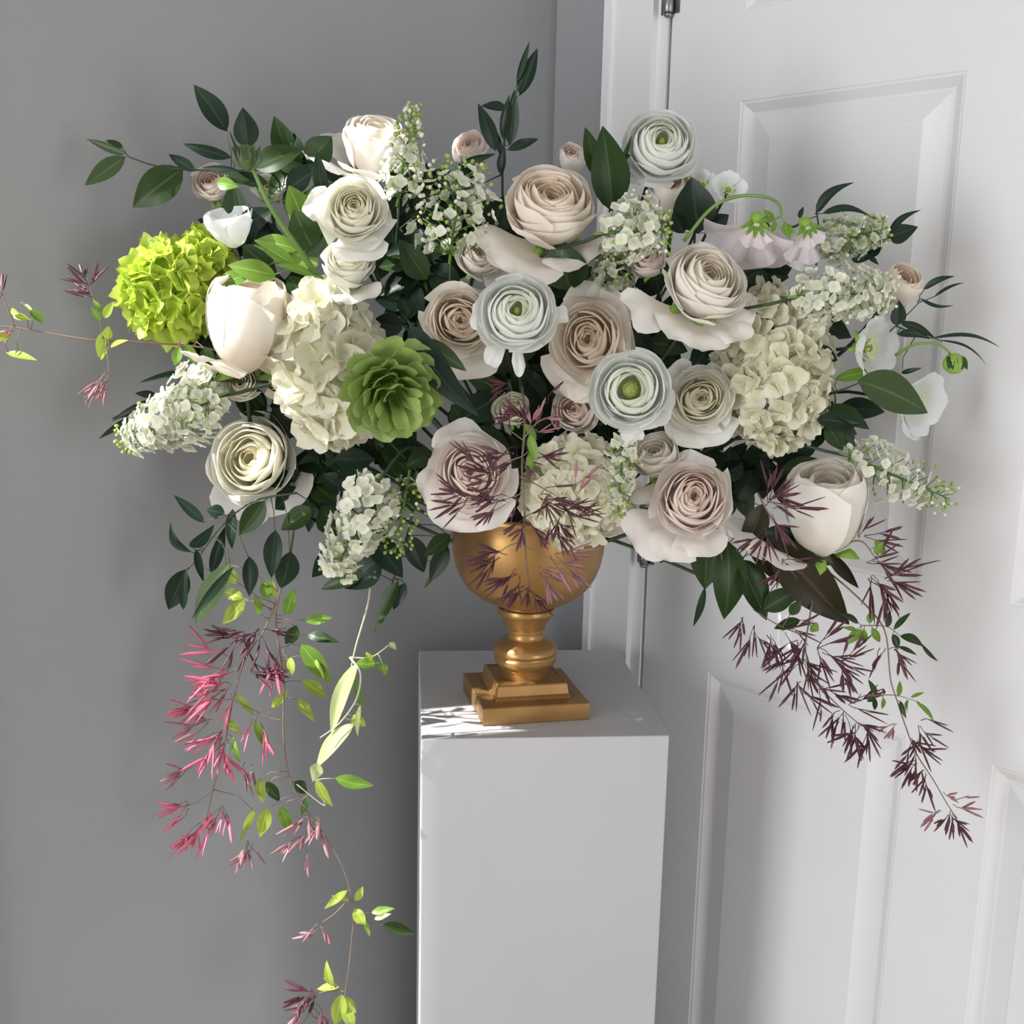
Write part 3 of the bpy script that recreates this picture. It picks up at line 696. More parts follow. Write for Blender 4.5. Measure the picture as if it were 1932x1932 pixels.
# ------------------------------------------------------------------ hydrangeas, viburnum, green flower
hydrangea(625, 690, 1.18, 122, 178, 'large cream hydrangea head on the left, behind the green flower', 'hyd', 92, 92, 1, rz=105, tilt=.25)
hydrangea(1462, 695, 1.15, 115, 172, 'large ivory hydrangea head on the right with small crowded florets', 'hydg', 52, 190, 2, rz=105, tilt=.12, jt=.75)
hydrangea(1095, 925, 1.14, 118, 112, 'cream hydrangea head hanging over the urn rim', 'hyd', 56, 104, 3, rz=85)
hydrangea(318, 550, 1.19, 92, 96, 'lime green snowball head glowing in the sun at the left', 'lime', 66, 52, 4, rz=80, name='green_snowball', cat='viburnum')
hydrangea(385, 478, 1.21, 52, 48, 'small yellow green snowball under the blue white cup flower', 'lime', 58, 22, 5, rz=40, name='green_snowball', cat='viburnum')
double_green(742, 742, 1.05, 112, (.32, -.62), 'apple green layered flower in front of the left hydrangea', 1)

# ------------------------------------------------------------------ anemones and sweet peas
cup_flower(435, 428, 1.19, 62, (-.45, 1.9), 'blue white cup flower with plain broad petals, above the lime green snowball', 'coolwhite', 'anemone', 'anemone', 1, 5, .08, centre=False, ruff=.03, green=False, hw=1.35, depth=1.15)
cup_flower(312, 492, 1.225, 44, (-.8, .5), 'shaded greyish white flower peeping out behind the lime green snowball', 'coolwhite', 'anemone', 'anemone', 6, 5, .5, centre=False, green=False, hw=1.0)
cup_flower(1655, 658, 1.11, 70, (1.25, -.1), 'white anemone turned sideways to the right, above the broad dark leaf', 'coolwhite', 'anemone', 'anemone', 2, 6, .55)
cup_flower(1740, 765, 1.13, 68, (1.1, -.35), 'white anemone at the right edge behind the broad dark leaf', 'coolwhite', 'anemone', 'anemone', 3, 6, .55)
cup_flower(1376, 354, 1.19, 36, (.2, .4), 'small white flower above the arching green stem', 'coolwhite', 'sweet pea', 'white_blossom', 4, 5, .4)
cup_flower(1325, 345, 1.21, 28, (-.1, .3), 'tiny white blossom beside the pointed dark leaf', 'coolwhite', 'sweet pea', 'white_blossom', 5, 5, .5)
sweet_pea(1428, 412, 1.14, 104, (.05, -.1), 'ruffled pale lilac sweet pea hanging from the arching green stem', 1, roll=-.15)
sweet_pea(1518, 420, 1.13, 90, (.2, -.1), 'ruffled pale lilac sweet pea right of the arching green stem', 2, roll=.35, span=1.2)

# ------------------------------------------------------------------ lilacs
lilac((412, 748), (226, 838), 1.12, 1.12, 132, 'sunlit white lilac panicle pointing to the lower left', 1, 250, fl_px=26, budfrac=.03, buds_from=.93, taper=.55)
lilac((402, 716), (345, 720), 1.15, 1.15, 84, 'short white lilac side cluster above the sunlit panicle', 11, 45, fl_px=28, budfrac=.05, buds_from=1.1, taper=.3)
lilac((715, 905), (628, 1088), 1.12, 1.10, 128, 'white lilac panicle hanging down left of the urn', 2, 140, fl_px=28, budfrac=.06, buds_from=.99, taper=.45)
lilac((752, 372), (780, 196), 1.19, 1.20, 96, 'upright greenish lilac spike beside the tall tilted cream rose', 3, 150, fl_px=26, budfrac=.55, buds_from=.6, wb=.5, taper=.7)
lilac((850, 480), (872, 300), 1.17, 1.18, 165, 'loose white and green lilac cluster left of the large blush rose', 4, 200, fl_px=25, budfrac=.55, buds_from=.9, wb=.3, taper=.4)
lilac((1140, 440), (1268, 432), 1.12, 1.11, 118, 'white lilac cluster with a green budded tip, right of the large blush rose', 5, 160, fl_px=24, budfrac=.25, buds_from=.78, wb=.4, taper=.35)
lilac((1200, 428), (1206, 365), 1.14, 1.13, 84, 'white lilac tuft under the rosebud and uppermost ranunculus', 12, 60, fl_px=21, budfrac=.35, buds_from=.9, wb=.8, taper=.3)
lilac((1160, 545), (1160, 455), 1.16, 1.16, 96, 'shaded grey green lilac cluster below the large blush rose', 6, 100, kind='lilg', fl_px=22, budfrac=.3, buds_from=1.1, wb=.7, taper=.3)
lilac((1505, 560), (1690, 552), 1.09, 1.09, 112, 'round white lilac cluster pointing right, above the sideways anemone', 7, 200, fl_px=24, budfrac=.30, buds_from=.96, wb=.9, taper=.35)
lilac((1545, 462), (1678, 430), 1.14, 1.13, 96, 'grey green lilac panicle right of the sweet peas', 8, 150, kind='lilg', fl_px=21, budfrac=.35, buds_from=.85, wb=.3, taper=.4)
lilac((1600, 860), (1800, 945), 1.11, 1.11, 118, 'white lilac panicle with green tip stretching right below the anemones', 9, 160, fl_px=23, budfrac=.3, buds_from=.72, wb=.35, taper=.5)
lilac((1178, 825), (1165, 975), 1.09, 1.08, 74, 'narrow green and white lilac hanging beside the lower hydrangea', 10, 100, fl_px=22, budfrac=.45, buds_from=.9, wb=.4, taper=.5)
lilac((770, 905), (745, 1050), 1.13, 1.12, 84, 'green budded lilac hanging between the white panicle and the urn', 13, 87, fl_px=23, budfrac=.9, buds_from=.5, wb=.1, taper=.4)

# ------------------------------------------------------------------ sprigs of leaves
def MP(Y=1.2): return P(985, 800, Y)
b = Branch('ruscus_sprig', 'dark ruscus sprig reaching out to the upper left against the grey wall', 'leaf sprig', P(620, 430, 1.22), 1)
b.stem([P(620, 430, 1.22), P(520, 330, 1.21), P(430, 322, 1.2), P(350, 320, 1.19), P(290, 312, 1.18), P(235, 293, 1.17)], .0013)
for a, c, w, m in [((428, 248), (366, 160), 44, 'dark'), ((467, 280), (458, 203), 45, 'dark'), ((437, 297), (345, 271), 22, 'dark'), ((368, 323), (318, 291), 22, 'dark'),
                   ((345, 318), (251, 391), 62, 'deep'), ((240, 292), (163, 262), 16, 'olive'), ((236, 296), (160, 350), 34, 'olive'), ((232, 280), (200, 264), 14, 'deep'), ((450, 322), (380, 316), 14, 'dark'),
                   ((482, 318), (572, 282), 46, 'deep'), ((608, 370), (598, 285), 26, 'dark'), ((540, 358), (610, 312), 48, 'dark'), ((455, 300), (432, 246), 6, 'dark'), ((505, 345), (425, 330), 26, 'dark')]:
    b.pleaf(a, c, w, 1.19, m)
b = Branch('ruscus_sprig', 'tallest dark green sprig standing up behind the large blush rose', 'leaf sprig', P(950, 420, 1.24), 2)
b.stem([P(950, 420, 1.24), P(948, 330, 1.23), P(955, 240, 1.22), P(970, 185, 1.21), P(985, 150, 1.2)], .0014)
for a, c, w in [((981, 180), (1014, 91), 30), ((975, 155), (999, 78), 13), ((935, 285), (902, 195), 28), ((957, 207), (908, 200), 22), ((962, 275), (971, 168), 26), ((948, 262), (962, 178), 14),
                ((958, 283), (1016, 262), 18), ((945, 330), (952, 275), 18), ((870, 308), (936, 290), 13), ((892, 345), (866, 308), 22), ((858, 366), (900, 345), 15), ((948, 300), (932, 240), 12)]:
    b.pleaf(a, c, w, 1.22, 'dark')
b.stem([P(946, 330, 1.23), P(900, 345, 1.22), P(872, 310, 1.22)], .0008)
b = Branch('broad_leaf_sprig', 'upright broad pointed leaves left of the uppermost ranunculus', 'leaf sprig', P(1150, 420, 1.2), 3)
b.stem([P(1150, 420, 1.2), P(1150, 390, 1.19), P(1148, 350, 1.19)])
for a, c, w in [((1155, 398), (1137, 238), 72), ((1130, 340), (1104, 240), 34), ((1165, 330), (1192, 255), 10), ((1172, 345), (1180, 285), 12), ((1178, 300), (1190, 292), 10)]:
    b.pleaf(a, c, w, 1.19, 'deep', bend=.05)
b = Branch('broad_leaf_sprig', 'dark pointed leaves right of the rosebud under the uppermost ranunculus', 'leaf sprig', P(1310, 460, 1.19), 4)
b.stem([P(1310, 460, 1.19), P(1312, 420, 1.18), P(1310, 390, 1.18)])
for a, c, w in [((1318, 440), (1305, 334), 78), ((1330, 440), (1375, 405), 40), ((1290, 440), (1270, 400), 30)]: b.pleaf(a, c, w, 1.18, 'dark', bend=.03)
b = Branch('broad_leaf_sprig', 'broad dark leaf below the large blush rose, above the bright white ranunculus', 'leaf sprig', P(1075, 580, 1.17), 5)
b.stem([P(1075, 580, 1.17), P(1070, 540, 1.16), P(1065, 520, 1.16)])
for a, c, w in [((1075, 548), (1058, 452), 96), ((1108, 616), (1058, 572), 40), ((1085, 620), (1130, 590), 46)]: b.pleaf(a, c, w, 1.16, 'deep', bend=.05)
b = Branch('blade_leaf', 'long blue green blade leaf falling between the apple green flower and the blush rose', 'leaf', P(775, 612, 1.08), 6)
b.stem([P(770, 606, 1.09), P(775, 612, 1.08), P(785, 625, 1.075)], .001)
b.pleaf((772, 612), (904, 786), 52, 1.07, 'dark', Y1=1.07, bend=.10, side=.06, belly=.4)
b.pleaf((790, 640), (880, 700), 34, 1.075, 'olive', bend=.08)
b = Branch('ruscus_sprig', 'thin curling dark leaves above the grey green lilac on the right', 'leaf sprig', P(1540, 500, 1.15), 7)
b.stem([P(1540, 500, 1.15), P(1545, 440, 1.14), P(1541, 400, 1.14)]); b.stem([P(1545, 480, 1.15), P(1640, 470, 1.14), P(1680, 445, 1.13)], .0009)
for a, c, w, s_ in [((1539, 402), (1612, 344), 19, -.12), ((1552, 402), (1642, 408), 13, -.14), ((1508, 412), (1516, 390), 9, 0), ((1678, 440), (1738, 396), 13, -.12), ((1676, 448), (1732, 428), 34, 0),
                    ((1642, 486), (1662, 452), 24, 0), ((1606, 490), (1648, 484), 16, 0), ((1640, 484), (1658, 500), 10, 0)]:
    b.pleaf(a, c, w, 1.13, 'dark', side=s_, belly=.35)
b = Branch('ruscus_sprig', 'thin wiry dark leaves reaching furthest right past the small cream rosebud', 'leaf sprig', P(1680, 650, 1.13), 8)
b.stem([P(1640, 660, 1.14), P(1690, 615, 1.12), P(1735, 570, 1.1)], .0008); b.stem([P(1690, 615, 1.12), P(1730, 630, 1.11), P(1770, 640, 1.1)], .0008)
for a, c, w, s_ in [((1742, 546), (1802, 521), 12, -.08), ((1762, 560), (1820, 533), 6, -.05), ((1736, 563), (1800, 576), 7, .12), ((1692, 614), (1696, 566), 28, 0), ((1698, 608), (1764, 638), 15, -.06),
                    ((1692, 630), (1756, 640), 16, -.1), ((1758, 638), (1888, 656), 7, -.12), ((1772, 642), (1862, 690), 5, -.10), ((1700, 704), (1740, 694), 9, 0)]:
    b.pleaf(a, c, w, 1.11, 'dark', side=s_, belly=.4)
b = Branch('bud_stem', 'round green bud on a drooping stalk at the far right', 'flower bud', P(1690, 670, 1.12), 9)
b.stem([P(1690, 670, 1.12), P(1725, 650, 1.1), P(1765, 648, 1.09), P(1788, 662, 1.09), P(1797, 676, 1.09)], .0016, 'stem')
k_ = mpp(P(1800, 685, 1.09)); m_ = MB(); m_.ball(b.loc(P(1800, 686, 1.09)), 21 * k_, 14, 10, (1, 1, .95)); m_.build('bud', M['fresh'], b.root)
for q in range(5):
    a0 = P(1797, 672, 1.09) + rt * (q - 2) * .003; b.leaf(a0 - fw * .004, P(1800 + (q - 2) * 9, 700, 1.09) - fw * .009, 12 * k_, 'deep', name='sepal', bend=.15)
b = Branch('broad_leaf_sprig', 'broad dark leaf lying across the anemones at the right', 'leaf sprig', P(1560, 740, 1.12), 10)
b.stem([P(1560, 745, 1.13), P(1590, 735, 1.11), P(1622, 722, 1.095)], .0013)
b.pleaf((1618, 718), (1750, 779), 86, 1.085, 'olive', Y1=1.085, bend=.06, normal=-fw + up * .5, fold=.12)
for a, c, w, m in [((1560, 770), (1640, 810), 40, 'deep'), ((1575, 715), (1655, 695), 22, 'fresh'), ((1540, 790), (1625, 800), 34, 'dark'), ((1530, 660), (1580, 680), 34, 'dark'), ((1560, 800), (1590, 850), 34, 'deep')]: b.pleaf(a, c, w, 1.12, m)
b = Branch('ruscus_sprig', 'dark ruscus sprig low on the left brushing the grey wall', 'leaf sprig', P(560, 930, 1.16), 11)
b.stem([P(560, 930, 1.16), P(480, 945, 1.17), P(420, 990, 1.18), P(375, 1050, 1.19), P(345, 1085, 1.19)], .0012)
b.stem([P(450, 965, 1.17), P(400, 980, 1.18), P(375, 985, 1.18)], .0008)
for a, c, w, s_ in [((386, 986), (328, 934), 20, 0), ((360, 1042), (322, 984), 16, -.18), ((358, 1032), (404, 990), 24, 0), ((398, 1082), (424, 994), 24, 0), ((370, 1036), (384, 1098), 16, .05),
                    ((350, 1074), (318, 1150), 42, 0), ((424, 968), (390, 962), 26, 0), ((440, 960), (438, 1036), 22, 0), ((346, 1150), (350, 1075), 18, 0)]:
    b.pleaf(a, c, w, 1.18, 'dark', side=s_)
for a, c, w, m in [((432, 1065), (368, 1178), 46, 'olive'), ((440, 1070), (362, 1168), 18, 'dark'), ((520, 1000), (512, 1090), 34, 'dark'), ((548, 1040), (530, 1110), 44, 'dark'), ((470, 1050), (470, 1125), 30, 'dark'), ((590, 960), (530, 1000), 44, 'deep'), ((500, 945), (452, 1010), 40, 'deep')]:
    b.pleaf(a, c, w, 1.16, m)
b = Branch('ruscus_sprig', 'thin dark leaves sticking out behind the sunlit lilac panicle', 'leaf sprig', P(420, 745, 1.19), 12)
b.stem([P(420, 745, 1.19), P(340, 740, 1.19), P(270, 775, 1.19), P(230, 805, 1.19)], .0009)
for a, c, w in [((340, 698), (262, 722), 9), ((335, 710), (290, 712), 8), ((295, 745), (255, 742), 14), ((290, 752), (210, 795), 12), ((255, 785), (186, 828), 13), ((260, 775), (210, 790), 9), ((400, 702), (362, 718), 22), ((430, 705), (395, 712), 16)]:
    b.pleaf(a, c, w, 1.185, 'dark')
b = Branch('broad_leaf_sprig', 'large dark hanging leaves under the closed cream rose on the right', 'leaf sprig', P(1400, 950, 1.13), 13)
b.stem([P(1400, 950, 1.13), P(1420, 1010, 1.12), P(1450, 1050, 1.11), P(1520, 1090, 1.1)], .0014)
for a, c, w, m in [((1268, 1012), (1246, 1062), 42, 'dark'), ((1335, 1005), (1330, 1112), 58, 'deep'), ((1372, 1020), (1366, 1168), 66, 'deep'), ((1395, 1055), (1446, 1170), 64, 'deep'), ((1330, 1108), (1308, 1182), 14, 'dark'),
                   ((1452, 1010), (1602, 1178), 84, 'bronze'), ((1440, 1000), (1530, 1060), 60, 'dark'), ((1440, 950), (1400, 1040), 46, 'bronze'), ((1500, 1020), (1572, 1066), 44, 'deep'), ((1560, 1040), (1620, 1110), 24, 'bronze'),
                   ((1440, 1150), (1510, 1110), 40, 'deep'), ((1410, 1000), (1470, 1100), 54, 'bronze'), ((1650, 1020), (1672, 1050), 14, 'fresh')]:
    b.pleaf(a, c, w, 1.11, m)
b = Branch('broad_leaf_sprig', 'dark leaves hanging beside the urn on its left', 'leaf sprig', P(780, 960, 1.2), 14)
b.stem([P(780, 960, 1.2), P(760, 1040, 1.19), P(740, 1100, 1.18), P(725, 1150, 1.18)], .0011)
for a, c, w, m in [((850, 1008), (800, 1050), 30, 'deep'), ((845, 1030), (812, 1098), 32, 'dark'), ((752, 1095), (706, 1194), 30, 'deep'), ((720, 1050), (650, 1110), 70, 'dark'), ((690, 1080), (606, 1112), 30, 'olive'), ((770, 1010), (800, 1080), 40, 'dark'), ((765, 1100), (742, 1150), 24, 'dark'), ((700, 1010), (760, 1090), 50, 'dark'), ((830, 1070), (800, 1110), 12, 'olive')]:
    b.pleaf(a, c, w, 1.17, m)
b = Branch('leafy_stem', 'mid green leaves around the thick green bud stem at the upper left', 'leaf sprig', P(600, 520, 1.18), 15)
b.stem([P(600, 520, 1.18), P(560, 450, 1.18), P(540, 380, 1.18)], .0013, 'stem')
for a, c, w, m in [((575, 420), (545, 350), 50, 'fresh'), ((590, 395), (560, 345), 40, 'fresh'), ((560, 470), (480, 455), 34, 'fresh'), ((590, 470), (555, 395), 60, 'deep'), ((600, 500), (540, 470), 44, 'fresh'), ((570, 480), (615, 420), 60, 'deep'), ((520, 520), (430, 500), 40, 'fresh'), ((470, 520), (400, 545), 34, 'fresh'), ((570, 560), (545, 520), 40, 'deep'), ((410, 345), (450, 352), 24, 'fresh'), ((425, 330), (470, 340), 20, 'deep')]:
    b.pleaf(a, c, w, 1.18, m)
b = Branch('bud_stem', 'round green bud on a thick pale green stem at the upper left', 'flower bud', P(598, 520, 1.12), 16)
b.stem([P(598, 520, 1.13), P(560, 465, 1.11), P(510, 390, 1.10), P(475, 315, 1.10)], .0034, 'stem')
k_ = mpp(P(466, 297, 1.10)); m_ = MB(); m_.ball(b.loc(P(465, 297, 1.10)), 22 * k_, 14, 10, (1, 1, 1.08)); m_.build('bud', M['olive'], b.root)
for q in range(6): b.leaf(P(472, 318, 1.10) + rt * (q - 2.5) * .0022 - fw * .006, P(466 + (q - 2.5) * 11, 278, 1.10) - fw * (.012 - abs(q - 2.5) * .003), 12 * k_, 'olive', name='sepal', bend=.12)
b = Branch('bud_stem', 'slimmer green stem lying below the thick bud stem', 'flower stem', P(610, 525, 1.13), 17)
b.stem([P(610, 525, 1.13), P(550, 500, 1.12), P(480, 462, 1.12)], .0016, 'stem'); b.pleaf((560, 505), (480, 452), 26, 1.12, 'fresh'); b.pleaf((590, 520), (520, 500), 18, 1.12, 'fresh')
b = Branch('arching_stem', 'green stem arching over the lilac sweet peas', 'flower stem', P(1290, 450, 1.12), 18)
b.stem([P(1290, 455, 1.12), P(1340, 395, 1.11), P(1385, 372, 1.10), P(1435, 370, 1.09), P(1466, 382, 1.085), P(1474, 405, 1.085), P(1458, 416, 1.085)], .0019, 'stem')
for a, c, w in [((1460, 414), (1428, 420), 14), ((1460, 414), (1440, 396), 12), ((1462, 416), (1456, 440), 12), ((1480, 420), (1490, 450), 18), ((1485, 425), (1500, 440), 12)]: b.pleaf(a, c, w, 1.085, 'fresh', name='sepal')

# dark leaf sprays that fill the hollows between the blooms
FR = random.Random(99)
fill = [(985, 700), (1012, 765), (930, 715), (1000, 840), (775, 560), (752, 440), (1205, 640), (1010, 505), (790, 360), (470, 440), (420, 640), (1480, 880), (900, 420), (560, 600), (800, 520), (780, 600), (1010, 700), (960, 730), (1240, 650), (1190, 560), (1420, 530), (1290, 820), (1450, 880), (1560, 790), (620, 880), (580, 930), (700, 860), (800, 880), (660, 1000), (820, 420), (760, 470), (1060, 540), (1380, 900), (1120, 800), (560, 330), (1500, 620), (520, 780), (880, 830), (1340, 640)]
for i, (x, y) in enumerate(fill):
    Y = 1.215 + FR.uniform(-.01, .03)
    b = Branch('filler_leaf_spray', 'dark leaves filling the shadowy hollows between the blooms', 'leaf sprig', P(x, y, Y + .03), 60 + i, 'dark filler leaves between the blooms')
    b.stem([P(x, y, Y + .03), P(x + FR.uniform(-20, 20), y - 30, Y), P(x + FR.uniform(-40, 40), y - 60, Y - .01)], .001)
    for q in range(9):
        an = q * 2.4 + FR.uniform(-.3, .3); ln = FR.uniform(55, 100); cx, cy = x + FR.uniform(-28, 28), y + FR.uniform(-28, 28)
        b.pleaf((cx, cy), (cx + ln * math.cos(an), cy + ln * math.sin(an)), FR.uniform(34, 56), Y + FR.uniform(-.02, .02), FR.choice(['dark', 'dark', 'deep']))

# ------------------------------------------------------------------ jasmine
def leafset(b, x, y, Y, ang, n, L, w, mat, fan=200):
    for i in range(n):
        a = math.radians(ang + (-.5 + (i + .5) / n) * fan + b.rnd.uniform(-12, 12)); l = L * b.rnd.uniform(.7, 1.1)
        b.pleaf((x + 6 * math.cos(a), y - 6 * math.sin(a)), (x + l * math.cos(a), y - l * math.sin(a)), w * b.rnd.uniform(.8, 1.2), Y + b.rnd.uniform(-.008, .008), mat, Y1=Y + b.rnd.uniform(-.02, .01), twist=b.rnd.uniform(-.5, .5))
b = Branch('jasmine_vine', 'long jasmine vine hanging down left of the plinth with pink buds and sunlit leaves', 'jasmine', P(545, 1020, 1.17), 30)
Yj = 1.20
b.stem([P(560, 960, 1.18), P(545, 1060, 1.17), P(520, 1160, Yj), P(535, 1280, Yj), P(535, 1390, Yj), P(548, 1470, Yj), P(580, 1530, Yj), P(628, 1600, Yj), P(655, 1660, Yj), P(666, 1720, Yj), P(662, 1790, Yj), P(652, 1870, Yj), P(640, 1945, Yj)], .0012, 'stembrown')
b.stem([P(520, 1140, Yj), P(498, 1190, Yj), P(462, 1245, Yj), P(440, 1320, Yj), P(425, 1400, Yj), P(412, 1450, Yj), P(395, 1520, Yj), P(388, 1560, Yj)], .0011, 'stembrown')
for a, c, w, m in [((430, 1062), (425, 1110), 22, 'yellow'), ((448, 1100), (425, 1070), 20, 'yellow'), ((458, 1128), (422, 1116), 22, 'yellow'), ((462, 1130), (420, 1178), 26, 'yellow'), ((505, 1130), (500, 1092), 24, 'fresh'), ((520, 1130), (512, 1088), 10, 'yellow'),
                   ((490, 1160), (480, 1120), 16, 'fresh'), ((540, 1160), (555, 1110), 24, 'fresh'), ((575, 1170), (628, 1165), 20, 'fresh'), ((560, 1180), (540, 1220), 24, 'deep'), ((580, 1198), (640, 1212), 20, 'deep'), ((568, 1215), (625, 1290), 34, 'fresh'), ((590, 1240), (612, 1282), 14, 'yellow'),
                   ((548, 1240), (552, 1275), 16, 'yellow'), ((570, 1285), (616, 1316), 26, 'yellow'), ((560, 1318), (595, 1362), 20, 'yellow'), ((512, 1335), (545, 1302), 16, 'yellow'), ((446, 1310), (480, 1352), 14, 'yellow'), ((480, 1360), (510, 1418), 18, 'fresh'), ((430, 1360), (455, 1385), 16, 'yellow'), ((440, 1390), (455, 1440), 12, 'fresh'),
                   ((488, 1470), (496, 1515), 24, 'yellow'), ((502, 1475), (528, 1512), 20, 'deep'), ((555, 1475), (580, 1496), 22, 'deep'), ((480, 1525), (452, 1590), 16, 'yellow'), ((505, 1525), (490, 1580), 26, 'yellow'), ((530, 1522), (548, 1572), 22, 'fresh'), ((585, 1500), (568, 1540), 14, 'deep'),
                   ((655, 1680), (612, 1715), 14, 'yellow'), ((660, 1700), (625, 1690), 10, 'yellow'), ((672, 1700), (685, 1672), 14, 'yellow'), ((668, 1715), (690, 1745), 22, 'yellow'), ((700, 1722), (745, 1714), 14, 'fresh'), ((706, 1734), (738, 1724), 10, 'pale'), ((722, 1745), (785, 1762), 22, 'deep'), ((690, 1732), (698, 1768), 10, 'fresh'),
                   ((625, 1860), (616, 1812), 16, 'yellow'), ((640, 1862), (598, 1866), 16, 'yellow'), ((645, 1875), (632, 1935), 28, 'yellow'), ((650, 1880), (672, 1912), 14, 'yellow'), ((632, 1860), (610, 1845), 10, 'yellow'), ((648, 1900), (668, 1940), 22, 'yellow')]:
    b.pleaf(a, c, w, Yj, m, twist=b.rnd.uniform(-.5, .5), wave=.12)
for x, y, ang, sp, n, L, mt in [(455, 1200, 200, 110, 12, 48, 'budshade'), (485, 1190, 270, 160, 12, 42, 'budshade'), (440, 1250, 200, 70, 14, 60, 'budpink'), (430, 1300, 215, 80, 12, 52, 'budpink'), (480, 1255, -20, 60, 7, 52, 'budshade'), (530, 1220, 262, 20, 4, 62, 'budpink'),
                                 (375, 1325, 205, 60, 9, 46, 'budpink'), (395, 1358, 200, 60, 7, 44, 'budmauve'), (420, 1385, 225, 60, 11, 56, 'budpink'), (430, 1400, 270, 60, 8, 56, 'budpink'), (485, 1360, 280, 50, 6, 50, 'budpink'), (470, 1440, 280, 30, 4, 44, 'budmauve'),
                                 (362, 1440, 210, 70, 6, 42, 'budmauve'), (352, 1518, 205, 60, 8, 46, 'budpink'), (420, 1520, 260, 70, 9, 44, 'budpink'), (385, 1555, 235, 70, 10, 48, 'budpink'), (590, 1545, 255, 90, 9, 44, 'budmauve'), (575, 1580, 250, 80, 7, 38, 'budmauve'),
                                 (470, 1585, 270, 120, 9, 40, 'budmauve'), (605, 1745, 230, 130, 8, 28, 'budmauve'), (590, 1870, 215, 120, 14, 42, 'budshade'), (590, 1900, 270, 120, 12, 46, 'budmauve')]:
    b.cluster(x, y, Yj, ang, sp, n, L, mt, 3.6)
for pts in [[(440, 1320), (400, 1320), (378, 1322)], [(425, 1400), (390, 1430), (365, 1440)], [(405, 1490), (375, 1512), (355, 1518)], [(655, 1700), (630, 1725), (608, 1740)], [(535, 1360), (500, 1350), (440, 1320)], [(655, 1870), (620, 1870), (595, 1875)]]:
    b.stem([P(x, y, Yj) for x, y in pts], .0008, 'stembrown', 'side_stem')

b = Branch('jasmine_vine', 'pale green twisted jasmine shoot hanging just left of the urn', 'jasmine', P(700, 1080, 1.16), 31)
b.stem([P(700, 1080, 1.18), P(694, 1140, 1.165), P(670, 1225, 1.16), P(655, 1300, 1.16), P(634, 1356, 1.16)], .0013, 'stempale')
b.stem([P(660, 1240, 1.16), P(680, 1270, 1.15), P(672, 1320, 1.15), P(640, 1365, 1.15), P(604, 1392, 1.15)], .0013, 'stempale', 'side_stem')
b.stem([P(662, 1240, 1.16), P(700, 1240, 1.16), P(738, 1214, 1.16)], .0010, 'stempale', 'side_stem')
for a, c, w, m in [((675, 1250), (625, 1388), 30, 'pale'), ((668, 1365), (596, 1450), 30, 'pale'), ((672, 1252), (720, 1250), 22, 'fresh'), ((722, 1252), (728, 1275), 18, 'fresh'), ((735, 1212), (748, 1226), 12, 'pale'), ((600, 1440), (590, 1475), 26, 'pale'), ((596, 1470), (628, 1522), 18, 'yellow'),
                   ((632, 1468), (706, 1482), 26, 'fresh'), ((680, 1330), (675, 1390), 10, 'pale'), ((668, 1280), (690, 1340), 14, 'fresh'), ((665, 1350), (690, 1370), 22, 'yellow'), ((700, 1250), (690, 1230), 12, 'yellow')]:
    b.pleaf(a, c, w, 1.155, m, side=.05, twist=.4, wave=.1)
b.stem([P(592, 1450, 1.155), P(600, 1490, 1.155), P(612, 1520, 1.155), P(560, 1480, 1.16)], .0008, 'stempale', 'side_stem')

b = Branch('jasmine_vine', 'thin jasmine shoot trailing out past the left edge of the picture', 'jasmine', P(420, 660, 1.18), 32)
Yk = 1.12
b.stem([P(470, 680, 1.19), P(380, 655, 1.16), P(250, 645, 1.13), P(180, 642, Yk), P(100, 630, Yk), P(30, 618, Yk), P(-40, 612, Yk)], .0012, 'stembrown')
b.stem([P(195, 640, Yk), P(188, 600, Yk), P(176, 560, Yk), P(165, 525, Yk)], .0008, 'stembrown', 'side_stem'); b.stem([P(200, 645, Yk), P(205, 690, Yk), P(202, 735, Yk)], .0008, 'stembrown', 'side_stem')
b.stem([P(28, 618, Yk), P(12, 575, Yk), P(2, 545, Yk)], .0008, 'stembrown', 'side_stem')
for a, c, w, m in [((196, 600), (215, 568), 16, 'yellow'), ((190, 605), (172, 578), 12, 'fresh'), ((198, 625), (186, 675), 22, 'yellow'), ((202, 640), (205, 615), 18, 'yellow'), ((208, 655), (242, 642), 12, 'yellow'), ((205, 650), (190, 680), 12, 'yellow'), ((195, 590), (175, 565), 10, 'fresh'),
                   ((24, 595), (58, 604), 14, 'yellow'), ((20, 585), (36, 592), 12, 'yellow'), ((58, 585), (80, 610), 22, 'fresh'), ((62, 590), (38, 570), 8, 'pale'), ((20, 632), (-10, 642), 16, 'yellow'), ((12, 665), (70, 680), 16, 'yellow'), ((36, 672), (66, 676), 10, 'fresh'), ((340, 655), (330, 690), 20, 'fresh'), ((350, 650), (372, 690), 20, 'fresh'), ((385, 655), (400, 690), 26, 'deep')]:
    b.pleaf(a, c, w, Yk, m)
for x, y, ang, sp, n, L, mt in [(170, 540, 110, 150, 8, 38, 'budshade'), (180, 560, 160, 60, 4, 42, 'budshade'), (204, 700, 255, 60, 6, 52, 'budmauve'), (190, 720, 240, 90, 6, 34, 'budmauve'), (4, 560, 110, 80, 4, 32, 'budshade'), (25, 628, 220, 60, 3, 30, 'budpink')]:
    b.cluster(x, y, Yk, ang, sp, n, L, mt, 3.2, jit=6)

